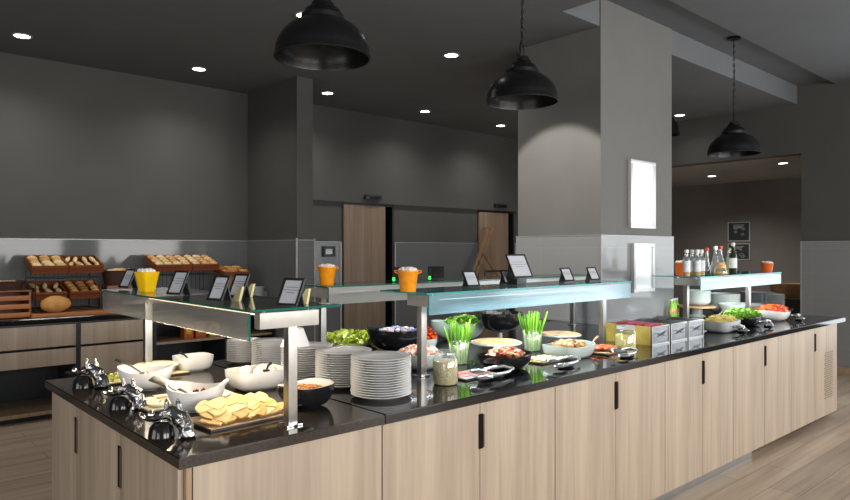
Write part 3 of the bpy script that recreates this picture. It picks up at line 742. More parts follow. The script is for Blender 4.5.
def scatter(meshes, name, n, loc, a, b, z0, zh, label, cat, group, rnd=1.0, flat=False, seed=0, rot=None):
    """n separate pieces heaped over an oval"""
    rn = random.Random(seed); out = []
    for i in range(n):
        q = i * 2.39996; r = math.sqrt((i + .3) / n); x, y = a * r * math.cos(q), b * r * math.sin(q)
        o = bpy.data.objects.new(name, meshes[i % len(meshes)]); C.objects.link(o)
        o.location = (loc[0] + x, loc[1] + y, loc[2] + z0 + zh * (1 - r * r) + rn.uniform(0, .004))
        o.rotation_euler = (rn.uniform(-.35, .35) * rnd, rn.uniform(-.35, .35) * rnd, rn.uniform(0, 6.28) if rot is None else rot + rn.uniform(-.3, .3))
        dd = ['right', 'far right', 'far', 'far left', 'left', 'near left', 'near', 'near right'][int(((math.atan2(y, x) - ANG) % (2 * PI)) / (PI / 4) + .5) % 8]
        tag(o, 'topmost ' + label if i == 0 else label + ', ' + ('inner' if r < .45 else 'middle' if r < .78 else 'outer') + ' ' + dd, cat, group); out.append(o)
    return out
bx_ = onY(6, 7.0)[0]
basket((bx_, 7.02, BZ + .25), .15, .12, .075, 'dark wicker basket of crispbread on top of the slatted crate')
CR = [mesh('crispbread', box(BM(), -.05, .05, -.004, .004, 0, .07, .002), 'sand')]
for i in range(6):
    o = bpy.data.objects.new('crispbread', CR[0]); C.objects.link(o); o.location = (bx_ - .06 + .025 * i, 7.02, BZ + .265); o.rotation_euler = (.05, .1, 1.2)
    tag(o, 'upright crispbread slice in the dark wicker basket, %s from the left' % 'first second third fourth fifth sixth'.split()[i], 'crispbread', 'crispbread in the wicker basket')
# dark basket between yellow bucket and stand, and the second display
bx2 = onY(121, 7.05)[0]
tag(obj('basket_riser', box(BM(), bx2 - .17, bx2 + .17, 6.92, 7.22, BZ, BZ + .26, .004), 'woodred'), 'brown wooden riser box under the dark basket behind the small sign', 'riser')
basket((bx2, 7.07, BZ + .261), .17, .13, .14, 'dark basket of pale rolls behind the yellow bucket')
scatter(MESH['roll'], 'bread_roll', 12, (bx2, 7.07, BZ + .26), .11, .08, .10, .02, 'pale roll heaped in the dark basket behind the yellow bucket', 'bread', 'rolls in the dark basket', .5, seed=3)
xa = onY(152, 7.0)[0]; xm = onY(189, 7.0)[0]; xb = onY(216, 7.0)[0]; xc = onY(244, 6.95)[0]
wire_stand(xa + .03, xb - .02, 6.92, 7.28, BZ, 1.365, 'black wire bread stand holding two upper trays, right of the yellow bucket')
display_tray(((xa + xm) / 2, 6.93, 1.315), xm - xa - .01, 'red-brown wooden tray of round rolls, right of the yellow bucket', 'roll', lab='round roll lying in the tray right of the yellow bucket', n=12, h=.07)
display_tray(((xm + xb) / 2, 6.93, 1.315), xb - xm - .01, 'red-brown wooden tray of small pale rolls beside the round roll tray', 'roll', lab='small pale roll lying in the middle tray of the second stand', n=9, h=.07)
tag(obj('basket_riser', box(BM(), xb + .02, xc + .0, 6.84, 7.12, BZ, BZ + .31, .004), 'woodred'), 'brown wooden riser under the croissant tray', 'riser')
display_tray(((xb + xc) / 2 + .01, 6.84, BZ + .315), xc - xb - .02, 'red-brown wooden tray of brown croissants at the right of the bread', 'croissant', lab='brown croissant lying in the right hand wooden tray', n=9, tilt=.22, d=.26, h=.06)
for i, (px, y) in enumerate(((199, 6.84), (207, 6.80))):
    tag(obj('bread_bun', MESH['bun'][i], None, None, (onY(px, y)[0], y, BZ), .3 + i), ('left', 'right')[i] + ' loose brown bun on the worktop behind the glass shelf signs', 'bread')
# bowls stacked at the end of the bread counter
GB = mesh('grey_bowl', lathe(BM(), [(0, 0), (.04, 0), (.07, .02), (.085, .045), (.08, .045), (.066, .024), (0, .008)], 28), 'greyp')
for j, (px, y, n, lb) in enumerate(((257, 6.95, 9, 'taller left'), (267.5, 7.02, 6, 'lower right'))):
    p = onY(px, y, BZ)
    for i in range(n):
        o = obj('grey_bowl', GB, None, None, (p[0], y, BZ + .018 * i))
        tag(o, ('topmost' if i == n - 1 else 'first second third fourth fifth sixth seventh eighth ninth'.split()[i] + ' from the bottom') + ' of the grey bowls in the %s stack' % lb, 'bowl', 'grey bowls, %s stack' % lb if i < n - 1 else None)

# ================================================================ THINGS ON THE GLASS SHELVES
def sign(loc, rz, w_, h_, label, up=0):
    """small menu card in a black frame, leaning back on a strut"""
    t = thing('menu_sign', label, 'sign', loc, rz); a = .45
    def tf(bm):
        bmesh.ops.rotate(bm, verts=bm.verts, cent=(0, 0, 0), matrix=Matrix.Rotation(-a, 3, 'X')); bmesh.ops.translate(bm, verts=bm.verts, vec=(0, -.01, .006)); return bm
    f = .0085 if w_ < .12 else .009; bm = BM()
    for q in ((-w_ / 2, w_ / 2, 0, f), (-w_ / 2, w_ / 2, h_ - f, h_), (-w_ / 2, -w_ / 2 + f, f, h_ - f), (w_ / 2 - f, w_ / 2, f, h_ - f)): box(bm, q[0], q[1], -.008, 0, q[2], q[3], .001)
    obj('frame', tf(bm), 'black', t); obj('card', tf(box(BM(), -w_ / 2 + f, w_ / 2 - f, -.004, -.001, f, h_ - f)), 'paper', t, smooth=False)
    bm = BM()
    for k, (l, z) in enumerate(((.30, .66), (.42, .56), (.22, .46))): box(bm, -w_ * l, w_ * l, -.0048, -.0042, h_ * z, h_ * z + .0022)
    obj('printed_lines', tf(bm), 'ink', t, smooth=False)
    bm = BM(); ty = h_ * .80 * math.sin(a); tz = h_ * .80 * math.cos(a); ww = w_ * .24
    v = [bm.verts.new(c) for c in ((-ww, ty - .006, tz), (ww, ty - .006, tz), (ww, ty + h_ * .16, 0), (-ww, ty + h_ * .16, 0), (-ww, ty - .001, tz), (ww, ty - .001, tz), (ww, ty + h_ * .16 + .005, 0), (-ww, ty + h_ * .16 + .005, 0))]
    for q in ((0, 1, 2, 3), (4, 5, 6, 7), (0, 1, 5, 4), (1, 2, 6, 5), (2, 3, 7, 6), (3, 0, 4, 7)): bm.faces.new([v[k] for k in q])
    obj('strut', bm, 'black', t)
    if up:
        for c in kids(t): c.location.z += up
        obj('stand_block', box(BM(), -w_ * .25, w_ * .25, 0, h_ * .55, 0, up, .002), 'black', t)
    return t
def wedge(loc, rz, label):
    bm = BM(); prism(bm, [(-.02, 0), (.02, 0), (.02, .012), (-.02, .012)], 0, .055)
    for v in bm.verts:
        if v.co.z > .05: v.co.x *= .35; v.co.y += .03
    return tag(obj('cream_wedge', bm, M['cream'], None, loc, rz), label, 'wedge')
M['cream'] = mat('cream_plastic', hexc(226, 214, 160), .5, 0, .05)
G1 = 1.3305; G2 = 1.3255
for px, X, w_, h_, lb in ((126, 1.16, .10, .12, 'small menu sign furthest left on the left glass shelf, behind the yellow bucket'), (176, 1.14, .11, .13, 'menu sign just right of the yellow bucket'),
        (217, 1.12, .10, .12, 'menu sign in the middle of the left glass shelf, front one of an overlapping pair'), (237, 1.26, .10, .12, 'menu sign set back behind the middle sign of the left glass shelf'),
        (289, 1.20, .115, .12, 'menu sign at the near right end of the left glass shelf')):
    sign(onX(px, X, G1), -PI / 2 + .30, w_ * .82, h_ * .86, lb)
for px, X, lb in ((235, 1.20, 'cream wedge behind the middle signs of the left shelf'), (247, 1.34, 'cream wedge behind the set-back sign of the left shelf'), (302, 1.32, 'cream wedge behind the near right sign of the left shelf')):
    wedge(onX(px, X, G1), -PI / 2 + .3, lb)
for px, Y, w_, h_, lb in ((472, 2.52, .105, .092, 'small menu sign nearest the orange bucket on the front glass shelf'), (508, 2.62, .095, .085, 'small menu sign half behind the large menu sign'),
        (522, 2.54, .185, .150, 'largest menu sign on the front glass shelf'), (568, 2.54, .11, .092, 'small menu sign between the large sign and the pillar, left of two'), (594, 2.52, .11, .092, 'small menu sign closest to the grey pillar')):
    sign(onY(px, Y, G2), 0.05, w_, h_, lb, .035 if 'largest' in lb else 0)
def bucket(loc, r, h, m, label, square=False, foam=True, ear=True, rz=0):
    bs = .62 if square else .76
    t = thing('bucket', label, 'bucket', loc, rz); e = 6 if square else 2
    obj('pail', lathe(BM(), [(0, 0), (r * bs, 0), (r * (bs + .02), .004), (r, h), (r * 1.04, h + .003), (r * .97, h + .003), (r * bs, .008), (0, .006)], 36, e), m, t)
    if not square: obj('rim', lathe(BM(), [(r * 1.0, h - .004), (r * 1.05, h - .003), (r * 1.05, h + .004), (r * .98, h + .004)], 36), m, t)
    if ear:
        for s in (-1, 1): obj('ear', tube(BM(), [(s * r * .98, 0, h - .012), (s * (r + .014), 0, h - .008), (s * (r + .016), 0, h + .0), (s * r * .98, 0, h + .002)], .004, 6), m, t)
    if foam:
        bm = BM(); rn = random.Random(5)
        for i in range(26):
            q = i * 2.4; rr = r * .80 * math.sqrt(i / 26); blob(bm, (rr * math.cos(q), rr * math.sin(q), h + .002 + rn.uniform(0, .006)), .012, 1, .1)
        f = obj('white_filling', bm, 'foam', t); f['kind'] = 'stuff'
    return t
p = onX(147, 1.16, G1); bucket((1.16, p[1], G1), .045, .092, 'yellow', 'yellow square tub of white sachets on the left glass shelf', True, ear=False, rz=.3)
p = onY(408, 2.50, G2); bucket((p[0] + .0, 2.50, G2), .050, .102, 'orange', 'orange bucket with white filling at the left end of the front glass shelf', rz=ANG)
p = onY(327, 3.31, G2); bucket(p, .052, .104, 'orange', 'orange bucket on the rear glass shelf, in front of the wall tiles', rz=ANG)
p = onY(767, 2.50, G2); bucket(p, .055, .08, 'orange2', 'terracotta orange pot at the right end of the right glass shelf', ear=False)
p = onY(681, 2.62, G2); bucket(p, .048, .10, 'orange2', 'terracotta orange pot behind the clear bottles beside the pillar', ear=False)
for px, lb in ((401, 'left black device with a green light on the rear glass shelf'), (436, 'right black device with a green light on the rear glass shelf')):
    t = thing('card_stand', lb, 'device', onY(px, 3.32, G2), ANG)
    bm = BM(); box(bm, -.055, .055, .0, .008, 0, .10, .002); bmesh.ops.rotate(bm, verts=bm.verts, cent=(0, 0, 0), matrix=Matrix.Rotation(-.35, 3, 'X')); obj('back_plate', bm, 'black', t)
    obj('base', box(BM(), -.055, .055, -.06, .045, 0, .012, .002), 'black', t)
    bm = BM(); v = [bm.verts.new(c) for c in ((-.05, -.06, .01), (-.05, .01, .01), (-.05, .035, .09), (-.03, -.06, .01), (-.03, .01, .01), (-.03, .035, .09))]
    bm.faces.new(v[:3]); bm.faces.new(v[3:]); bm.faces.new((v[0], v[2], v[5], v[3])); bm.faces.new((v[0], v[1], v[4], v[3])); bm.faces.new((v[1], v[2], v[5], v[4])); obj('side_fin', bm, 'black', t)
    obj('green_light', box(BM(), -.052, -.035, -.064, -.0605, .006, .03), 'green_led', t, smooth=False)

# bottles on the right shelf
M['oil'] = mat('golden_oil', hexc(214, 160, 20), .1, 0, .1, 5); M['oilgreen'] = mat('olive_green_oil', hexc(120, 120, 20), .1, 0, .2, 5)
M['vinegar'] = mat('dark_vinegar', (.02, .006, .004), .08); M['redcap'] = mat('red_cap', hexc(205, 40, 40), .35); M['whitecap'] = mat('white_cap', (.75, .73, .68), .4)
M['label'] = mat('pale_label', (.72, .74, .78), .5, 0, .15, 30); M['labely'] = mat('yellow_red_label', hexc(226, 170, 110), .5, 0, .5, 30); M['darkglass'] = mat('dark_green_bottle_glass', (.018, .025, .008), .06, spec=.8)
M['olives'] = mat('yellow_green_leaf', hexc(150, 165, 20), .4, 0, .3, 50)
def bottle(px, Y, label, prof, cap, liquid=None, lz=.05, lab=None, body='bottleg', cap_h=.022):
    t = thing('oil_bottle', label, 'bottle', onY(px, Y, G2)); Hh = prof[-1][1]
    obj('glass_body', lathe(BM(), [(0, 0)] + prof + [(0, Hh)], 24), body, t)
    if liquid:
        lp = [(0, .003)] + [(max(.002, r - .0025), z + (.003 if z == 0 else 0)) for r, z in prof if z < lz]
        r1 = lp[-1][0]; nr = [r for r, z in prof if z >= lz][0]; lp += [(min(r1, nr), lz), (0, lz)]
        obj('liquid', lathe(BM(), lp, 24), liquid, t)
    obj('cap', lathe(BM(), [(0, Hh), (prof[-1][0] + .003, Hh - .004), (prof[-1][0] + .003, Hh + cap_h), (0, Hh + cap_h + .002)], 18), cap, t)
    if lab:
        z0, z1, m = lab; r0 = max(r for r, z in prof) + .0008
        if body == 'bottleg' and len(prof) > 5 and prof[1][0] > .045:   # conical flask
            ra = lambda z: .055 + (.018 - .055) * (z - .02) / .13 + .0015
            obj('label', lathe(BM(), [(ra(z0), z0), (ra(z1), z1)], 24), m, t)
        else: obj('label', lathe(BM(), [(r0, z0), (r0, z1)], 24), m, t)
    return t
sq = [(.024, 0), (.027, .006), (.027, .13), (.022, .145), (.013, .155), (.013, .185)]
cone = [(.050, 0), (.055, .010), (.053, .03), (.018, .15), (.013, .19), (.013, .215)]
for i, (px, Y) in enumerate(((686.5, 2.46), (692, 2.50), (697.2, 2.45), (701.5, 2.52))):
    bottle(px, Y, 'clear square-shouldered oil bottle with a pale label, ' + ['leftmost of four', 'second of four from the left', 'third of four from the left', 'rightmost of four, nearest the red capped bottle'][i], sq, 'whitecap', 'oil', .03 + .005 * (i % 2), (.035, .12, 'label'))
bottle(707, 2.60, 'slim flask of dark vinegar with a red cap', [(.030, 0), (.034, .01), (.032, .05), (.014, .13), (.012, .20)], 'redcap', 'vinegar', .06, None)
bottle(715.5, 2.62, 'tall conical glass flask with a silver stopper behind the oil flask', cone, 'chrome', 'vinegar', .02, None)
bottle(720.5, 2.46, 'conical flask of golden oil with a red cap and yellow label', cone, 'redcap', 'oil', .04, (.055, .10, 'labely'))
bottle(733, 2.50, 'dark olive oil bottle with a white label and pouring spout', [(.030, 0), (.032, .006), (.032, .16), (.022, .185), (.013, .20), (.013, .245)], 'whitecap', None, 0, (.05, .135, 'label'), 'darkglass')
bottle(729, 2.60, 'small clear bottle of olive leaves left of the dark bottle', [(.022, 0), (.024, .006), (.024, .12), (.012, .15), (.012, .20)], 'oilgreen', 'olives', .12, None)

# ================================================================ CROCKERY AND FOOD ON THE ISLAND
def bowlprof(R, h, b=.5, t=.006, n=9, p=1.0):
    o = [(0, 0), (R * b * .96, 0), (R * b, .004)]
    for i in range(1, n + 1):
        u = i / n; o.append((R * (b + (1 - b) * math.sin(u * PI / 2) ** p), .004 + (h - .004) * (1 - math.cos(u * PI / 2))))
    i_ = [(max(0, r - t), max(t, z - (0 if k else 0))) for k, (r, z) in enumerate(o[:2:-1])]
    return o + i_ + [(R * b * .9, t + .002), (0, t + .001)]
def bowl(name, loc, R, h, m, label, b=.5, exp=2, sx=1, sy=1, wave=0, rz=0, inner=None, cat='bowl', t=.006, p=1.0, group=None):
    pr = bowlprof(R, h, b, t, p=p)
    k = 12
    if inner:
        T = thing(name, label, cat, loc, rz, group)
        obj('outer_shell', lathe(BM(), pr[:k], 48, exp, sx, sy, wave, R=R), m, T); obj('inner_lining', lathe(BM(), pr[k - 1:], 48, exp, sx, sy, wave, R=R), inner, T); return T
    return tag(obj(name, lathe(BM(), pr, 48, exp, sx, sy, wave), m, None, loc, rz, ang=60), label, cat, group)
def leaf_pile(name, loc, a, b, h, z0, n, size, m, label, cat='salad', rz=0, kind='leaf', seed=1, parent=None):
    """heap of cut leaves, shreds or cubes nobody could count: one object"""
    rn = random.Random(seed); bm = BM()
    q = bmesh.ops.create_icosphere(bm, subdivisions=2, radius=1)
    for v in q['verts']: v.co = Vector((v.co.x * a * .92, v.co.y * b * .92, z0 - .004 + (v.co.z * h * .75 if v.co.z > 0 else v.co.z * .006)))
    for i in range(n):
        r = math.sqrt(rn.random()) * .98; th = rn.uniform(0, 6.283); x, y = a * r * math.cos(th), b * r * math.sin(th)
        z = z0 + h * math.sqrt(max(0, 1 - r * r)) * rn.uniform(.8, 1.08); s = size * rn.uniform(.7, 1.4)
        rot = rotm(rn.uniform(-.9, .9), rn.uniform(-.9, .9), rn.uniform(0, 6.28)); c = Vector((x, y, z))
        if kind == 'leaf':
            g = [(-1, -.5, 0), (-.3, -.75, .25), (.5, -.6, .1), (1, 0, .3), (.5, .6, .05), (-.3, .75, .3), (-1, .5, .05), (0, 0, -.15)]
            vs = [bm.verts.new(c + rot @ Vector((u * s, v * s, w * s + rn.uniform(-.15, .15) * s))) for u, v, w in g]
            for k in range(7): bm.faces.new((vs[k], vs[(k + 1) % 7], vs[7]))
        elif kind == 'shred':
            vs = [bm.verts.new(c + rot @ Vector(p)) for p in ((-s * 2, -s * .2, 0), (s * 2, -s * .2, s * .3), (s * 2, s * .2, s * .3), (-s * 2, s * .2, 0), (-s * 2, -s * .2, s * .3), (s * 2, -s * .2, s * .6), (s * 2, s * .2, s * .6), (-s * 2, s * .2, s * .3))]
            for f in ((0, 1, 2, 3), (4, 5, 6, 7), (0, 1, 5, 4), (1, 2, 6, 5), (2, 3, 7, 6), (3, 0, 4, 7)): bm.faces.new([vs[k] for k in f])
        elif kind == 'cube':
            vs = [bm.verts.new(c + rot @ Vector((u * s, v * s, w * s))) for u in (-.5, .5) for v in (-.5, .5) for w in (-.4, .4)]
            for f in ((0, 1, 3, 2), (4, 6, 7, 5), (0, 4, 5, 1), (2, 3, 7, 6), (0, 2, 6, 4), (1, 5, 7, 3)): bm.faces.new([vs[k] for k in f])
        else:
            blob(bm, c, s * .5, 1, .2, (1, .8, .7), rot, i)
    o = obj(name, bm, m, parent, (0, 0, 0) if parent else loc, rz, smooth=(kind in ('blob', 'leaf')), ang=80)
    o['kind'] = 'stuff'
    if not parent: tag(o, label, cat, None, 'stuff')
    return o
def tray(name, loc, a, b, top, base_m, label, rz=0, cat='tray', h=.012):
    t = thing(name, label, cat, loc, rz)
    obj('slate_base', box(BM(), -a, a, -b, b, 0, h * .6, .002), base_m, t); obj('top_face', box(BM(), -a + .003, a - .003, -b + .003, b - .003, h * .6 + .0003, h, .002), top, t); return t
# food colours
M['lettuce'] = rndmat('pale_lettuce', [hexc(196, 216, 60), hexc(226, 234, 110), hexc(240, 244, 170), hexc(206, 224, 84)], .45, var=.15)
M['greenleaf'] = rndmat('green_leaf', [hexc(90, 150, 40), hexc(140, 196, 64), hexc(190, 222, 110), hexc(104, 164, 44)], .45)
M['cheese'] = rndmat('grated_cheese', [hexc(226, 206, 110), hexc(240, 228, 150), hexc(220, 196, 96)], .5)
M['tomato'] = rndmat('cut_tomato', [hexc(200, 40, 16), hexc(232, 84, 36), hexc(240, 130, 70), hexc(190, 30, 14)], .25)
M['salmon'] = rndmat('salmon_cubes', [hexc(214, 104, 60), hexc(236, 206, 180), hexc(200, 80, 44), hexc(240, 224, 206), hexc(150, 50, 36)], .4)
M['granola'] = rndmat('granola', [hexc(150, 84, 34), hexc(210, 140, 76), hexc(224, 170, 110), hexc(120, 62, 24)], .7)
M['chicken'] = rndmat('roast_meat', [hexc(176, 74, 34), hexc(220, 120, 64), hexc(236, 176, 130), hexc(120, 46, 24), hexc(210, 96, 48)], .35, 'object', .5, 35, .35)
M['nugget'] = rndmat('browned_potato', [hexc(160, 110, 56), hexc(206, 160, 96), hexc(130, 84, 40)], .5, 'object', .5, 35, .35)
M['fish'] = rndmat('smoked_salmon', [hexc(214, 92, 44), hexc(232, 130, 76), hexc(196, 74, 36)], .3, 'object', .4, 30, .3)
M['pancake'] = rndmat('folded_pancake', [hexc(186, 142, 62), hexc(228, 204, 142), hexc(206, 168, 88), hexc(232, 212, 160)], .6, 'object', .3, 30, .28)
M['whitechs'] = rndmat('white_cheese', [hexc(232, 226, 190), hexc(240, 236, 214), hexc(224, 214, 170)], .5, 'object', .1, 20, .1)
M['ham'] = rndmat('sliced_ham', [hexc(210, 120, 110), hexc(226, 160, 146), hexc(170, 60, 56)], .4, 'object', .2, 18, .35)
M['flat'] = mat('tortilla_surface', hexc(184, 152, 104), .6, 0, .45, 26, .2)
M['pizza'] = mat('pale_pizza_surface', hexc(184, 146, 108), .6, 0, .4, 22, .3)
M['oats'] = mat('oat_flakes', hexc(214, 194, 150), .7, 0, .35, 130, .5); M['corn'] = mat('yellow_grain', hexc(226, 206, 110), .6, 0, .3, 110, .5)
M['stalk'] = rndmat('spring_onion_green', [hexc(62, 120, 18), hexc(104, 162, 34), hexc(150, 194, 70)], .45, 'object', 0, 10, .15)
M['stalkw'] = rndmat('spring_onion_white', [hexc(180, 210, 120), hexc(222, 232, 180)], .4, 'object', 0, 10, .1)
M['egg'] = mat('boiled_egg', (.80, .77, .70), .3, 0, .03, 6); M['yog'] = mat('white_cream_food', (.80, .78, .70), .4, 0, .05, 10, .2)
M['custard'] = mat('caramel_top', hexc(214, 150, 70), .3, 0, .25, 20); M['berry'] = mat('dark_berry', hexc(110, 18, 20), .25, 0, .3, 20)
M['pink'] = rndmat('pink_sachet', [hexc(170, 24, 70), hexc(206, 50, 100)], .35, 'object', 0, 10, .2)
M['gold'] = mat('yellow_wood_side', hexc(196, 170, 80), .5, 0, .15, 20); M['darkin'] = mat('dark_brown_lining', hexc(60, 46, 30), .6, 0, .2)
M['packet'] = rndmat('portion_pack', [hexc(60, 90, 190), hexc(236, 236, 236), hexc(214, 120, 40), hexc(220, 220, 228), hexc(90, 110, 200)], .3, 'object', 0, 20, .15, pos=[0, .3, .5, .7, 1])
ISL = ANG

# ---- plates
ORD = 'first second third fourth fifth sixth seventh eighth ninth tenth eleventh twelfth thirteenth fourteenth fifteenth sixteenth seventeenth'.split()
def plate_stack(px, py, D, n, dz, where):
    loc = at(px, py); R = D / 2
    me = mesh('dinner_plate', lathe(BM(), [(0, 0), (R * .58, 0), (R * .60, .002), (R * .66, .006), (R * .98, .0155), (R, .017), (R * .99, .0185), (R * .66, .0095), (R * .58, .006), (0, .005)], 56), 'platew', ang=70)
    for i in range(n):
        o = bpy.data.objects.new('dinner_plate', me); C.objects.link(o); o.location = (loc[0] + random.uniform(-.0012, .0012), loc[1] + random.uniform(-.0012, .0012), .9002 + dz * i)
        if i == n - 1: tag(o, 'topmost white plate of the stack ' + where, 'plate')
        elif i == 0: tag(o, 'bottom white plate of the stack ' + where, 'plate')
        else: tag(o, 'white plate, %s from the top of the stack ' % ORD[n - 1 - i] + where, 'plate', 'white plates in the stack ' + where)
plate_stack(381, 396, .262, 16, .0105, 'nearest the black worktop seam')
plate_stack(343.5, 385, .264, 15, .0105, 'second from the front')
plate_stack(307, 377, .258, 14, .0108, 'half behind the near glass post')
plate_stack(272, 367, .215, 14, .0098, 'behind the big square bowl')
plate_stack(245, 362, .20, 12, .0098, 'furthest left and smallest')

# ---- white bowls at the left end
p = at(146, 389); bowl('salad_bowl', p, .115, .092, 'white', 'white boat-shaped bowl with raised ends holding a serving spoon, further from the camera', .40, 2.2, 1.04, .88, .019, ISL + .15)
bm = lathe(BM(), [(0, .0), (.084, .0), (.07, .006), (0, .010)], 32, 2, 1.05, .8); tag(obj('cream_salad', bm, 'yog', None, (p[0], p[1], .958), ISL + .15), 'pale creamy food filling the far boat-shaped bowl', 'salad')
def spoon(a, b, label, m='steel', head=.028, name='serving_spoon'):
    """handle from a to b with a bowl-like head at b"""
    t = thing(name, label, 'spoon', a); d = Vector(b) - Vector(a)
    obj('handle', tube(BM(), [(0, 0, 0), tuple(d * .5 + Vector((0, 0, .006))), tuple(d * .9)], [.007, .005, .004], 8), m, t)
    obj('spoon_head', blob(BM(), tuple(d), head, 2, .02, (1.2, .8, .35)), m, t); return t
spoon((p[0] - .105, p[1] + .085, 1.035), (p[0] - .01, p[1] + .0, .972), 'steel serving spoon leaning in the far boat-shaped bowl', 'spoonsteel', .020)
p = at(196, 410); bowl('salad_bowl', p, .108, .092, 'white', 'white boat-shaped bowl with a looped handle holding berries, nearer the camera', .40, 2.2, 1.04, .88, .019, ISL - .1)
hb = C.objects['salad_bowl.001']
bm = BM(); tube(bm, [(.106, -.028, .100), (.121, -.020, .114), (.126, 0, .120), (.121, .020, .114), (.106, .028, .100)], .0065, 8); obj('loop_handle', bm, 'white', hb)
bm = lathe(BM(), [(0, .0), (.080, .0), (.07, .006), (0, .008)], 32, 2, 1.05, .8); tag(obj('yoghurt', bm, 'yog', None, (p[0], p[1], .958), ISL - .1), 'white yoghurt filling the near boat-shaped bowl', 'yoghurt')
BE = [mesh('berry', blob(BM(), (0, 0, .006), .009, 1, .1), 'berry')]
scatter(BE, 'berry', 6, (p[0] + .02, p[1], .964), .035, .02, .0, .0, 'dark red berry lying on the yoghurt in the near bowl', 'berry', 'berries on the yoghurt')
t = thing('ladle', 'broad dark steel serving ladle resting in the near boat-shaped bowl', 'ladle', (p[0] - .105, p[1] + .085, 1.012), ISL)
bm = BM(); box(bm, -.04, .075, -.026, .026, 0, .005, .001); bmesh.ops.rotate(bm, verts=bm.verts, cent=(0, 0, 0), matrix=rotm(.2, .35, 0)); obj('scoop', bm, 'spoonsteel', t)
obj('handle', tube(BM(), [(.06, 0, -.022), (.12, 0, -.05)], .006, 8), 'spoonsteel', t)
def sqbowl(px, py, R, h, label, items, seed):
    p = at(px, py); bowl('square_bowl', p, R, h, 'white', label, .62, 4.5, 1.05, .85, .0, -.0, p=.8)
    tag(obj('sauce', lathe(BM(), [(0, 0), (R * .86, 0), (R * .8, .005), (0, .008)], 32, 4, 1.05, .85), 'yog', None, (p[0], p[1], .9 + h * .55)), 'white filling inside the ' + label.split(' holding')[0], 'food')
    return p
p = sqbowl(193, 370, .090, .078, 'smaller white square bowl holding a dark spoon, further back', 0, 1)
t = spoon((p[0] - .05, p[1] + .05, .99), (p[0] - .02, p[1] + .0, .958), 'black spoon lying in the smaller white square bowl', 'black', .016)
p = sqbowl(257, 388, .122, .088, 'bigger white square bowl holding eggs, beside the plates', 0, 2)
EG = [mesh('boiled_egg', blob(BM(), (0, 0, .022), .026, 3, 0, (1.25, 1, 1)), 'egg')]
for i, (dx, dy, dz, lb) in enumerate(((-.045, .02, .005, 'leftmost white egg in the bigger square bowl'), (-.01, -.035, .0, 'front white egg in the bigger square bowl'), (.045, .03, .003, 'rear white egg in the bigger square bowl'), (.055, -.03, 0, 'right-hand white egg in the bigger square bowl'), (-.02, .055, .0, 'far white egg in the bigger square bowl'))):
    tag(obj('boiled_egg', EG[0], None, None, (p[0] + dx, p[1] + dy, .951 + dz), i * 1.1), lb, 'egg')
spoon((p[0] + .07, p[1] - .0, 1.005), (p[0] + .015, p[1] - .055, .985), 'black spoon lying across the eggs in the bigger square bowl', 'black', .017)

# ---- boards and little dishes at the left end
M['creamb'] = mat('cream_board_top', hexc(214, 198, 162), .5, 0, .08, 8)
p = at(116, 381); tray('serving_board', p, .125, .10, 'creamb', 'slate', 'square board with pale melon slices behind the first chrome tongs holder', .0)
LS = [mesh('cheese_slice', box(BM(), -.034, .034, -.022, .022, 0, .006, .002), 'whitechs'), mesh('cheese_slice', box(BM(), -.03, .03, -.026, .026, 0, .006, .002), 'whitechs')]
leaf_pile('chopped_celery', (p[0] - .02, p[1] - .02, .913), .065, .05, .012, .004, 60, .012, 'lettuce', 'pale green chopped vegetable heaped on the square board', seed=3)
p = at(152, 374); t = tray('serving_board', p, .15, .12, 'creamb', 'slate', 'board with pale flatbread rounds behind the far boat-shaped bowl', .0)
FB = [mesh('flatbread', lathe(BM(), [(0, 0), (.105, 0), (.110, .004), (.104, .008), (0, .010)], 36), 'whitechs')]
for i in range(4): tag(obj('flatbread', FB[0], None, None, (p[0] + .006 * i, p[1] - .004 * i, .9125 + .0105 * i)), ('lowest', 'second lowest', 'second highest', 'topmost')[i] + ' pale flatbread round stacked behind the far boat-shaped bowl', 'flatbread')
p = at(128, 396); t = thing('ramekin', 'small round dish of caramel dessert beside the far boat-shaped bowl', 'ramekin', p)
obj('dish', lathe(BM(), [(0, 0), (.028, 0), (.036, .028), (.033, .028), (.027, .004), (0, .004)], 28), 'white', t); obj('caramel_dessert', lathe(BM(), [(.0, .020), (.031, .020), (.028, .026), (0, .028)], 28), 'custard', t)
p = at(187, 401); tray('serving_board', p, .20, .125, 'creamb', 'slate', 'long board with pale cheese slices under the near boat-shaped bowl', .0)
for i, (dx, dy) in enumerate(((-.14, .07), (-.13, .02), (-.15, -.03), (-.125, -.07), (-.07, .09), (.13, -.06), (.15, -.02), (.15, .05))):
    tag(obj('cheese_slice', LS[i % 2], None, None, (p[0] + dx, p[1] + dy, .913 + .0003 * i), .3 + i * .7), 'pale cheese slice on the long board by the near bowl, ' + ['far left corner', 'left side, second', 'left side, third', 'near left corner', 'far edge', 'near right corner', 'right side middle', 'far right corner'][i], 'cheese')
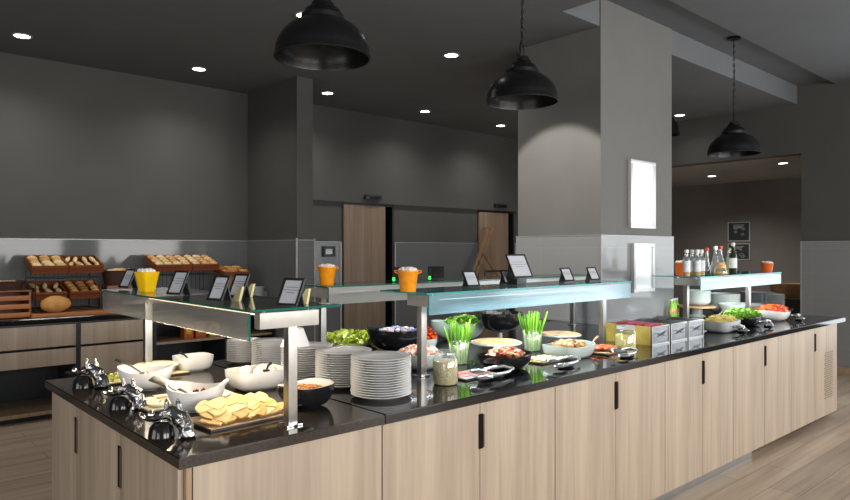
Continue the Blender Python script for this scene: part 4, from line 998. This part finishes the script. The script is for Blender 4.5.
# folded pancakes
p = at(238, 419); tray('pancake_board', p, .165, .105, 'board', 'slate', 'black edged wooden board heaped with folded pancakes at the worktop corner', .06)
bm = BM(); qr = [(0, 0)] + [(.085 * math.cos(a), .085 * math.sin(a)) for a in [PI / 2 * i / 7 for i in range(8)]]
qr = [(x - .036, y - .036) for x, y in qr]
for k_ in range(2): prism(bm, [(x * (1 - .04 * k_), y * (1 - .04 * k_)) for x, y in qr], .0026 * k_, .0026 * k_ + .0018)
PK = [mesh('folded_pancake', bm, 'pancake')]
rn = random.Random(11)
for row, nn_ in ((0, 8), (1, 8), (2, 6)):
    for i in range(nn_):
        x = (-.122 + .244 * i / (nn_ - 1)) * (1 - .05 * row); y = -.052 + .046 * row
        z = .926 + .013 * row + .0030 * (i % 2) + .006 * math.sin(PI * (i + .5) / nn_)
        sp = rn.choice([-2.0, -1.2, 2.0]) + rn.uniform(-.35, .35)
        e = (Matrix.Rotation(rn.uniform(.18, .26), 3, Vector((RT[0], RT[1], 0))) @ Matrix.Rotation(rn.uniform(.02, .10), 3, 'Y') @ Matrix.Rotation(sp, 3, 'Z')).to_euler()
        o = obj('folded_pancake', PK[0], None, None, (p[0] + x, p[1] + y, z), tuple(e))
        tag(o, 'folded yellow pancake in the %s row on the corner board, %s from the left' % (('front', 'middle', 'rear')[row], ORD[i]), 'pancake', 'folded pancakes on the corner board')
# granola bowl
p = at(306, 406); bowl('cereal_bowl', p, .098, .088, 'blackc', 'black bowl with white inside holding granola, beside the near glass post', .55, 4, 1.05, .9, .006, .2, inner='white')
leaf_pile('granola', (p[0], p[1], .9), .078, .07, .018, .062, 420, .010, 'granola', 'brown granola filling the black bowl beside the near glass post', 'cereal', kind='blob', seed=5)

# ---- chrome tongs holders and tongs
def scoop_head(bm, c, ln, wd, up=.012, mi=0):
    q = bmesh.ops.create_uvsphere(bm, u_segments=16, v_segments=8, radius=1)
    for v in q['verts']:
        x, y, z = v.co; v.co = Vector((c[0] + x * ln, c[1] + y * wd, c[2] + (z if z > 0 else z * .6) * up * (1 - .5 * x)))
def tongs_at(loc, rz, label, L=.23):
    """pair of steel tongs lying on its side: two bowed arms, scalloped heads and a spring bend"""
    t = thing('serving_tongs', label, 'tongs', loc, rz)
    L *= 1.32
    for s, z in ((-1, .020), (1, .044)):
        bm = BM(); tube(bm, [(L * .5, 0, .028), (L * .3, s * .018, z), (0, s * .026, z), (-L * .22, s * .018, z)], [.006, .009, .009, .008], 8)
        a = obj('arm', bm, 'satinst', t); bm = BM(); scoop_head(bm, (-L * .36, s * .022, z), L * .18, .036, .013)
        obj('scoop_head', bm, 'satinst', a)
    obj('spring_bend', tube(BM(), [(L * .48, -.006, .02), (L * .53, 0, .028), (L * .48, .006, .036)], .006, 8), 'satinst', t)
    return t
def rest(loc, rz, label):
    t = thing('tongs_rest', label, 'tongs rest', loc, rz)
    obj('oval_dish', lathe(BM(), [(0, 0), (.05, 0), (.052, .003), (.060, .010), (.057, .011), (.05, .006), (0, .004)], 32, 2, 1.1, .6), 'blackc', t); return t
def tongs_pair(px, py, rz, which, L=.21):
    p = at(px, py); rest(p, rz, 'black oval tongs rest ' + which); tongs_at((p[0], p[1], .9015), rz, 'bright steel serving tongs lying ' + which, L)
tongs_pair(495, 378, .08, 'in front of the black bowl of chicken', .22)
tongs_pair(566, 367, .08, 'in front of the pale bowl of browned potatoes', .20)
tongs_pair(627, 357, .08, 'in front of the squat yellow grain jar', .18)
tongs_pair(742, 332, .3, 'in front of the grated cheese bowl', .16)
tongs_pair(768, 326.5, .2, 'in front of the black salad bowl', .18)
tongs_pair(799, 320, .2, 'nearest the right end of the worktop', .17)
M['chromed'] = mat('dark_mirror_chrome', (.40, .40, .41), .14, 1, .5, 40, bump=.8)
def tongs_holder(px, py, s, label):
    """cast chrome holder: a hooded body on a broad foot with two horns, and a dish held out to the left"""
    t = thing('tongs_holder', label, 'tongs holder', at(px, py), ISL + .1); s *= 1.08
    bm = BM()
    tube(bm, [(.050 * s, -.022 * s, .002), (.047 * s, -.016 * s, .028 * s), (.028 * s, -.004 * s, .056 * s), (.0, .004 * s, .072 * s), (-.034 * s, .004 * s, .066 * s)], [.028 * s, .022 * s, .027 * s, .022 * s, .014 * s], 9)
    tube(bm, [(.012 * s, .02 * s, .06 * s), (.030 * s, .04 * s, .04 * s), (.034 * s, .045 * s, .004)], [.016 * s, .014 * s, .018 * s], 8)
    rj = random.Random(int(px))
    bmesh.ops.subdivide_edges(bm, edges=bm.edges[:], cuts=1)
    for v in bm.verts:
        if v.co.z > .004: v.co += Vector((rj.uniform(-1, 1), rj.uniform(-1, 1), rj.uniform(-1, 1))) * .0032 * s
    obj('cast_body', bm, 'chromed', t, smooth=False)
    for x in (-.014, .020): obj('horn', tube(BM(), [(x * s, .004 * s, .082 * s), (x * s - .003, .006 * s, .102 * s), (x * s - .006 * s, .006 * s, .116 * s)], [.011 * s, .008 * s, .003 * s], 7), 'chromed', t, smooth=False)
    d = obj('dish', lathe(BM(), [(0, .0), (.020 * s, .0), (.038 * s, .012 * s), (.036 * s, .014 * s), (.02 * s, .004), (0, .004)], 20, 2, 1.0, .85), 'chromed', t, (-.058 * s, .0, .050 * s))
    obj('knob', blob(BM(), (-.006 * s, .0, .016 * s), .012 * s, 2, .05, (1, 1, 1.4)), 'chrome', d)
    obj('dark_dome', lathe(BM(), [(0, .048 * s), (.018 * s, .045 * s), (.032 * s, .030 * s), (.037 * s, .0), (0, 0)], 24, 2, 1.1, .9), 'blackc', t, (-.032 * s, .0, .0))
    return t
tongs_holder(91, 387, 1.05, 'cast chrome tongs holder furthest from the camera at the left worktop edge')
tongs_holder(128, 408, .95, 'cast chrome tongs holder in the middle of the three at the left worktop edge')
tongs_holder(172, 436, 1.0, 'cast chrome tongs holder nearest the camera at the left worktop edge')

# ---- middle of the island, left to right
p = at(351, 346); t = thing('lettuce_platter', 'dark platter of pale lettuce behind the plate stacks', 'platter', p, ISL)
obj('plate', lathe(BM(), [(0, 0), (.12, 0), (.175, .022), (.170, .024), (.12, .006), (0, .006)], 40), 'blackc', t)
leaf_pile('lettuce', (p[0], p[1], .9), .165, .12, .065, .018, 260, .030, 'lettuce', 'heap of pale yellow-green lettuce on the dark platter', rz=ISL, seed=8)
p = at(397, 350); bowl('portion_bowl', p, .185, .135, 'blackc', 'big black bowl of wrapped portion packs behind the plates', .38, 2, 1.05, .8, .012, ISL + .1)
PM = [mesh('portion_pack', box(BM(), -.022, .022, -.016, .016, 0, .014, .004), 'packet'), mesh('portion_pack', blob(BM(), (0, 0, .01), .018, 1, .1, (1.2, 1, .6)), 'packet')]
M['packfill'] = M['packet']
bm = lathe(BM(), [(0, 0), (.14, 0), (.1, .02), (0, .03)], 32, 2, 1.05, .8); tag(obj('wrapped_packs_heap', bm, 'label', None, (p[0], p[1], .985), ISL + .1), 'underlayer of wrapped packs in the big black bowl', 'packs')
scatter(PM, 'portion_pack', 20, (p[0], p[1], .985), .13, .10, .03, .012, 'small blue, white or orange portion pack in the big black bowl', 'portion pack', 'portion packs in the big black bowl', .8, seed=9)
p = at(424, 350); bowl('crisp_bowl', p, .085, .075, 'greenw', 'pale bowl of orange crisps behind the front glass post', .5, 2)
leaf_pile('orange_crisps', (p[0], p[1], .9), .072, .07, .075, .060, 160, .018, 'tomato', 'orange crisps heaped in the pale bowl behind the glass post', 'crisps', seed=12)
p = at(458, 339.5); bowl('large_salad_bowl', p, .175, .125, 'greenw', 'large pale celadon bowl of salad leaves behind the first spring onion jar', .45, 2, 1.1, .85, .01, ISL)
leaf_pile('salad_leaves', (p[0] + .03, p[1] - .03, .9), .125, .10, .050, .100, 150, .028, 'greenleaf', 'green salad leaves in the large celadon bowl', rz=ISL, seed=13)
p = at(419, 368); bowl('salmon_bowl', p, .122, .085, 'greenw', 'pale bowl of salmon cubes beside the front glass post', .55, 2.4)
leaf_pile('salmon_salad', (p[0], p[1], .9), .106, .10, .04, .070, 260, .019, 'salmon', 'orange and white salmon cubes filling the pale bowl by the post', kind='cube', seed=14)
def jar(px, py, R, h, label, fill=None, fill_h=.7, neck=.8, lab=False):
    t = thing('glass_jar', label, 'jar', at(px, py)); r = R
    pr = [(r * .90, 0), (r, .008), (r, h * .76), (r * neck, h * .88), (r * neck, h * .98), (r * (neck + .05), h), (r * (neck - .03), h), (r * (neck - .07), h * .96)]
    obj('glass_body', lathe(BM(), [(0, 0)] + pr, 32), 'jar', t)
    if fill: obj('contents', lathe(BM(), [(0, .004), (r * .86, .004), (r * .95, .012), (r * .95, h * fill_h), (r * .5, h * fill_h + .006), (0, h * fill_h + .008)], 32), fill, t)
    if lab: obj('lid_rim', lathe(BM(), [(r * (neck + .02), h * .88), (r * (neck + .06), h * .89), (r * (neck + .06), h + .002), (0, h + .004)], 32), 'greyp', t)
    return t
jar(445.5, 384, .060, .158, 'tall glass jar of oat flakes at the front edge, right of the plates', 'oats', .70, .78)
jar(625.5, 348, .066, .140, 'squat glass jar of yellow grain left of the silver boxes', 'corn', .62, .82, True)
def onions(px, py, R, h, n, H_, label, lab):
    t = jar(px, py, R, h, label, None, .5, .86); l = t.location
    rn = random.Random(int(px))
    for i in range(n):
        q = i * 2.4; r = R * .72 * math.sqrt((i + .5) / n); x, y = r * math.cos(q), r * math.sin(q); hh = H_ * rn.uniform(.76, 1.05); sp = 1.0 + rn.uniform(.1, 1.1)
        o = thing('spring_onion', lab, 'spring onion', (l[0] + x, l[1] + y, l[2] + .006), 0, lab.split(' standing')[0] + ' bunch')
        tip = (x * (sp - 1) * 1.5, y * (sp - 1) * 1.5, hh)
        mid = (tip[0] * .35, tip[1] * .35, hh * .55)
        dd = ['right', 'far right', 'far', 'far left', 'left', 'near left', 'near', 'near right'][int(((q - ANG) % (2 * PI)) / (PI / 4) + .5) % 8]
        o['label'] = 'innermost ' + lab if i == 0 else lab + ', ' + ('inner' if i < n * .25 else 'middle' if i < n * .6 else 'outer') + ' ' + dd + ' side'
        obj('white_stem', tube(BM(), [(0, 0, 0), mid], [.0055, .0048], 6), 'stalkw', o)
        obj('green_leaf', tube(BM(), [mid, tuple((mid[k] + tip[k]) / 2 for k in range(3)), tip], [.0052, .0066, .0040], 6), 'stalk', o)
onions(458.5, 364, .055, .145, 34, .235, 'tall glass jar of spring onions behind the oat jar', 'green spring onion standing in the jar behind the oats')
onions(532, 351, .060, .130, 32, .235, 'glass jar of spring onions between the two round cake stands', 'green spring onion standing in the jar between the cake stands')
# meats board
p = at(470, 376); tray('meat_board', p, .12, .075, 'white', 'slate', 'small board of sliced ham between the oat jar and the steel tongs', .1)
HM = [mesh('ham_slice', lathe(BM(), [(0, 0), (.034, 0), (.036, .002), (.030, .005), (0, .004)], 20, 2, 1, .7), 'ham')]
for i in range(8): tag(obj('ham_slice', HM[0], None, None, (p[0] - .075 + .05 * (i % 4), p[1] - .03 + .055 * (i // 4), .9135 + .001 * (i % 2)), (0, -.08, i)), 'pink ham slice, %s in the %s row on the small board' % (('first', 'second', 'third', 'fourth')[i % 4], ('front', 'rear')[i // 4]), 'ham')
# black bowl on a stand
p = at(500, 343); t = thing('bowl_stand', 'steel stand raising the empty black bowl under the front glass', 'stand', p)
obj('stand_foot', lathe(BM(), [(0, 0), (.06, 0), (.06, .006), (.02, .014), (.02, .015), (0, .015)], 28), 'steel', t); obj('stand_column', lathe(BM(), [(.018, .0151), (.018, .07), (.05, .082), (0, .082)], 24), 'steel', t)
bowl('black_bowl', (p[0], p[1], .983), .155, .125, 'blackc', 'empty-looking black bowl raised on a steel stand behind the flatbread', .35, 2)
def cake_stand(px, py, R, h, top, label, foodname, foodlabel):
    p = at(px, py); t = thing('cake_stand', label, 'cake stand', p)
    obj('foot', lathe(BM(), [(0, 0), (.07, 0), (.07, .004), (.025, .014), (.018, h * .6), (.03, h - .012), (0, h - .012)], 32), 'greenw', t)
    obj('plate', lathe(BM(), [(0, h - .0119), (R * .97, h - .010), (R, h - .004), (R * .985, h), (R * .95, h - .004), (0, h - .004)], 48), 'greenw', t)
    bm = lathe(BM(), [(0, 0), (R * .86, 0), (R * .90, .004), (R * .86, .010), (R * .5, .012), (0, .013)], 40)
    tag(obj(foodname, bm, top, None, (p[0], p[1], p[2] + h - .0035)), foodlabel, 'flatbread')
    for i in range(0): pass
cake_stand(496, 356, .155, .085, 'flat', 'pale round cake stand with a speckled flatbread, left one', 'round_flatbread', 'speckled round flatbread on the left cake stand')
cake_stand(560, 345, .140, .075, 'pizza', 'pale round cake stand with a reddish flatbread, right one by the glass post', 'round_flatbread', 'pale reddish round flatbread on the right cake stand')
# chicken
p = at(505, 369); bowl('meat_bowl', p, .135, .082, 'blackc', 'black rounded-square bowl heaped with roast chicken pieces', .60, 3.5, 1.08, .85, .008, .15)
CH = [mesh('chicken_piece', blob(BM(), (0, 0, .010), .017, 2, .30, (1.4, .8, .6), seed=s), 'chicken') for s in range(4)]
leaf_pile('chicken_layer', (p[0], p[1], .9), .105, .085, .008, .055, 60, .022, 'granola', 'underlayer of roast chicken in the black bowl', 'meat', kind='blob', seed=2)
scatter(CH, 'chicken_piece', 46, (p[0], p[1], .967), .108, .082, .0, .030, 'roast chicken piece heaped in the black rounded-square bowl', 'chicken', 'chicken pieces in the black bowl', 1, seed=21)
# cheese board
p = at(543, 361); tray('cheese_board', p, .115, .075, 'lettuce2' if 'lettuce2' in M else 'gold', 'slate', 'small board of white cheese fingers right of the chicken bowl', .05)
CF = [mesh('cheese_finger', box(BM(), -.042, .042, -.010, .010, 0, .010, .003), 'whitechs')]
for i in range(8): tag(obj('cheese_finger', CF[0], None, None, (p[0] - .052 + .105 * (i % 2), p[1] - .054 + .035 * (i // 2), .9128), .12), 'white cheese finger, row %s from the front, %s side of the small board' % (('first', 'second', 'third', 'fourth')[i // 2], ('left', 'right')[i % 2]), 'cheese')
# potatoes
p = at(569, 357); bowl('potato_bowl', p, .145, .075, 'greenw', 'pale celadon rectangular bowl of browned potatoes beside the right glass post', .68, 4.5, 1.08, .78, .010, .05, p=.8)
leaf_pile('potato_layer', (p[0], p[1], .9), .118, .085, .008, .050, 60, .024, 'granola', 'underlayer of browned potato in the celadon bowl', 'potatoes', kind='blob', seed=2)
NG = [mesh('potato_piece', blob(BM(), (0, 0, .012), .022, 2, .2, (1.2, .9, .7), seed=s), 'nugget') for s in range(4)]
scatter(NG, 'potato_piece', 24, (p[0], p[1], .957), .115, .078, .0, .018, 'browned potato piece heaped in the celadon rectangular bowl', 'potato', 'potatoes in the celadon bowl', 1, seed=22)
# salmon slices on a board
p = at(603, 352); tray('fish_board', p, .12, .10, 'board', 'slate', 'board of orange smoked salmon between potato bowl and grain jar', .1)
FS = [mesh('salmon_slice', blob(BM(), (0, 0, .008), .036, 2, .15, (1.1, .7, .22), seed=s), 'fish') for s in range(3)]
scatter(FS, 'salmon_slice', 12, (p[0], p[1], .915), .08, .065, .0, .014, 'orange smoked salmon slice on the wooden board by the grain jar', 'salmon', 'salmon slices on the board', .6, seed=23)
spoon((p[0] + .05, p[1] + .07, .985), (p[0] - .06, p[1] + .05, .94), 'wooden spoon resting across the smoked salmon board', 'board', .022, 'wooden_spoon')
# silver boxes
def silver_box(x0, label, fillm):
    t = thing('condiment_box', label, 'box', (x0, 2.26, .9)); W_, D_, Hh = .232, .36, .125; th = .008
    obj('front_plate', box(BM(), 0, W_, 0, th, 0, Hh, .002), 'silverbox', t)
    obj('rear_plate', box(BM(), 0, W_, D_ - th, D_, 0, Hh, .002), 'silverbox', t)
    for x in (0, W_ - th): obj('side_plate', box(BM(), x, x + th, th + .001, D_ - th - .001, 0, Hh, .002), fillm, t)
    obj('bottom_plate', box(BM(), th, W_ - th, th, D_ - th, .002, .01), 'darkin', t)
    bm = BM()
    for q in ((0, W_, 0, .010), (0, W_, Hh - .010, Hh), (0, .010, .010, Hh - .010), (W_ - .010, W_, .010, Hh - .010)): box(bm, q[0], q[1], -.004, -.0005, q[2], q[3], .001)
    obj('front_frame', bm, 'steel', t)
    c = Hh * .52; m = W_ / 2
    def tri(bm, pts):
        a = [bm.verts.new((x, -.0035, z)) for x, z in pts]; b = [bm.verts.new((x, -.0006, z)) for x, z in pts]; bm.faces.new(a); bm.faces.new(b[::-1])
        for i in range(len(a)): bm.faces.new((a[i], a[(i + 1) % len(a)], b[(i + 1) % len(a)], b[i]))
    bm = BM(); tri(bm, [(m - .075, c + .016), (m - .015, c + .004), (m + .035, c + .014), (m + .075, c + .022), (m + .03, c - .002), (m + .075, c - .016), (m + .01, c - .006), (m - .05, c - .012), (m - .02, c + .0)])
    obj('dark_emblem', bm, 'black', t, smooth=False)
    return t
bxs = [4.05, 4.30, 4.55]
silver_box(bxs[0], 'left silver box holding pink sachets, with a yellow side', 'gold')
silver_box(bxs[1], 'middle silver box of the three beside the pillar', 'silverbox')
silver_box(bxs[2], 'right silver box of the three, next to the grated cheese', 'silverbox')
SP = [mesh('sachet', box(BM(), -.09, .09, -.006, .006, 0, .095, .003), 'pink')]
for i in range(14): tag(obj('sachet', SP[0], None, None, (bxs[0] + .116, 2.29 + .0225 * i, .925 + .006 * (i % 3)), (.12, 0, .03 * (i % 2))), 'pink paper sachet standing in the left silver box, %s from the front' % ('first second third fourth fifth sixth seventh eighth ninth tenth eleventh twelfth thirteenth fourteenth'.split()[i]), 'sachet', 'pink sachets in the left silver box')
SJ = [mesh('sauce_sachet', box(BM(), -.045, .045, -.005, .005, 0, .085, .003), M['darkin'])]
for b_ in (1, 2):
    for i in range(12): tag(obj('sauce_sachet', SJ[0], None, None, (bxs[b_] + .062 + .108 * (i % 2), 2.295 + .05 * (i // 2), .915 + .004 * (i % 3)), (.15, 0, 0)), 'dark sauce sachet standing in the %s silver box, %s side, row %s' % (('middle', 'right')[b_ - 1], ('left', 'right')[i % 2], 'one two three four five six'.split()[i // 2]), 'sachet', 'dark sachets in the silver boxes')
# right end bowls
p = at(721, 331); bowl('cheese_bowl', p, .155, .085, 'greyp', 'pale grey rectangular bowl of grated cheese right of the silver boxes', .7, 4.5, 1.08, .72, .0, .05, p=.8)
leaf_pile('grated_cheese', (p[0], p[1], .9), .145, .095, .045, .066, 420, .010, 'cheese', 'yellow grated cheese heaped in the grey rectangular bowl', 'cheese', kind='shred', seed=31)
spoon((p[0] + .10, p[1] + .02, 1.06), (p[0] + .02, p[1] + .05, .985), 'steel spoon leaning between the cheese and the salad leaves', 'steel', .022)
p = at(744, 325); bowl('salad_bowl', p, .15, .080, 'blackc', 'black bowl of green salad leaves between cheese and tomatoes', .62, 3.5, 1.05, .8, .0, .05, p=.8)
leaf_pile('green_salad', (p[0] - .03, p[1], .9), .17, .12, .055, .068, 300, .026, 'greenleaf', 'green salad leaves heaped in the black bowl', rz=0, seed=32)
p = at(773, 320); bowl('tomato_bowl', p, .165, .085, 'white', 'white bowl of cut tomatoes near the right end', .55, 2.6, 1.1, .8, .012, .1)
leaf_pile('cut_tomatoes', (p[0], p[1], .9), .150, .115, .050, .070, 260, .028, 'tomato', 'red and orange cut tomatoes heaped in the white bowl', 'tomatoes', kind='cube', seed=33)
spoon((p[0] + .02, p[1] - .16, 1.005), (p[0] + .0, p[1] - .03, .99), 'dark spoon handle sticking out of the tomato bowl', 'black', .02)
# stacked bowls and plates behind the right guard
def stack(name, px, py, R, h, n, dz, m, where, z=.9, kind='bowl', mloc=None):
    p = mloc or at(px, py, z)
    prof = bowlprof(R, h, .5, .005) if kind == 'bowl' else [(0, 0), (R * .6, 0), (R, .018), (R * .98, .020), (R * .6, .006), (0, .005)]
    me = mesh(name, lathe(BM(), prof, 40), m)
    for i in range(n):
        o = obj(name, me, None, None, (p[0], p[1], z + .0005 + dz * i))
        if i == n - 1: tag(o, 'topmost %s of the stack %s' % (name.replace('_', ' '), where), 'bowl' if kind == 'bowl' else 'plate')
        else: tag(o, '%s, %s from the top of the stack %s' % (name.replace('_', ' '), ORD[n - 1 - i], where), 'bowl' if kind == 'bowl' else 'plate', '%ss in the stack %s' % (name.replace('_', ' '), where))
p = at(697, 316); t = thing('board_stand', 'pale wooden board on a green foot beside the pillar, under a bowl stack', 'stand', p)
obj('foot', lathe(BM(), [(0, 0), (.08, 0), (.05, .02), (.05, .085), (0, .085)], 28), 'greenw', t); obj('board_top', lathe(BM(), [(0, .0852), (.17, .0852), (.17, .10), (0, .10)], 36), 'board', t)
stack('green_bowl', 0, 0, .115, .05, 7, .016, 'greenw', 'on the round wooden board', 1.0005, mloc=(p[0] + .02, p[1], 0))
stack('pale_plate', 757, 312, .16, .02, 17, .0115, 'greyp', 'under the middle of the right glass', kind='plate')
stack('pale_plate', 772, 313, .115, .02, 16, .0115, 'greyp', 'next to the right glass post', kind='plate')
stack('celadon_bowl', 724, 313, .15, .06, 9, .017, 'greenw', 'left of the large pale bowl')
p = at(741, 316.5); bowl('large_pale_bowl', p, .20, .12, 'greenw', 'large pale translucent bowl in front of the crockery stacks', .42, 2)
LG = [(671.5, .10), (674, .085), (676.5, .095)]
for i, (px, h_) in enumerate(LG):
    p = at(px, 317 - i); t = thing('dressing_bottle', ('left', 'middle', 'right')[i] + ' small green dressing bottle against the pillar edge', 'bottle', p)
    obj('glass_body', lathe(BM(), [(0, 0), (.026, 0), (.027, .10), (.013, .125), (.012, .15), (0, .15)], 20), 'greenleaf', t); obj('cap', lathe(BM(), [(0, .1502), (.014, .1502), (.014, .168), (0, .168)], 16), 'whitecap', t)
    obj('label', lathe(BM(), [(.0278, .03), (.0278, .075)], 20), 'labely', t)
# sideboard and basket in the back room
t = thing('sideboard', 'dark sideboard in the back room, mostly hidden behind the right wall corner', 'sideboard', (10.0, 3.2, 0))
obj('body', box(BM(), 0, .6, -1.4, 1.2, 0, .82), 'navy', t, smooth=False); obj('top_slab', box(BM(), -.02, .62, -1.42, 1.22, .8205, .85, .003), 'black', t)
M['tanb'] = woodmat('tan_bentwood', hexc(150, 112, 70), hexc(196, 158, 108), 'x', 1, .5)
pb = onX(790, 10.3, .85)
t = thing('bentwood_basket', 'tan oval basket on the back room sideboard beside the wall corner', 'basket', pb, ISL)
obj('basket_body', lathe(BM(), [(0, 0), (.20, 0), (.235, .20), (.228, .20), (.195, .008), (0, .008)], 36, 2.6, 1.15, .8), 'tanb', t)
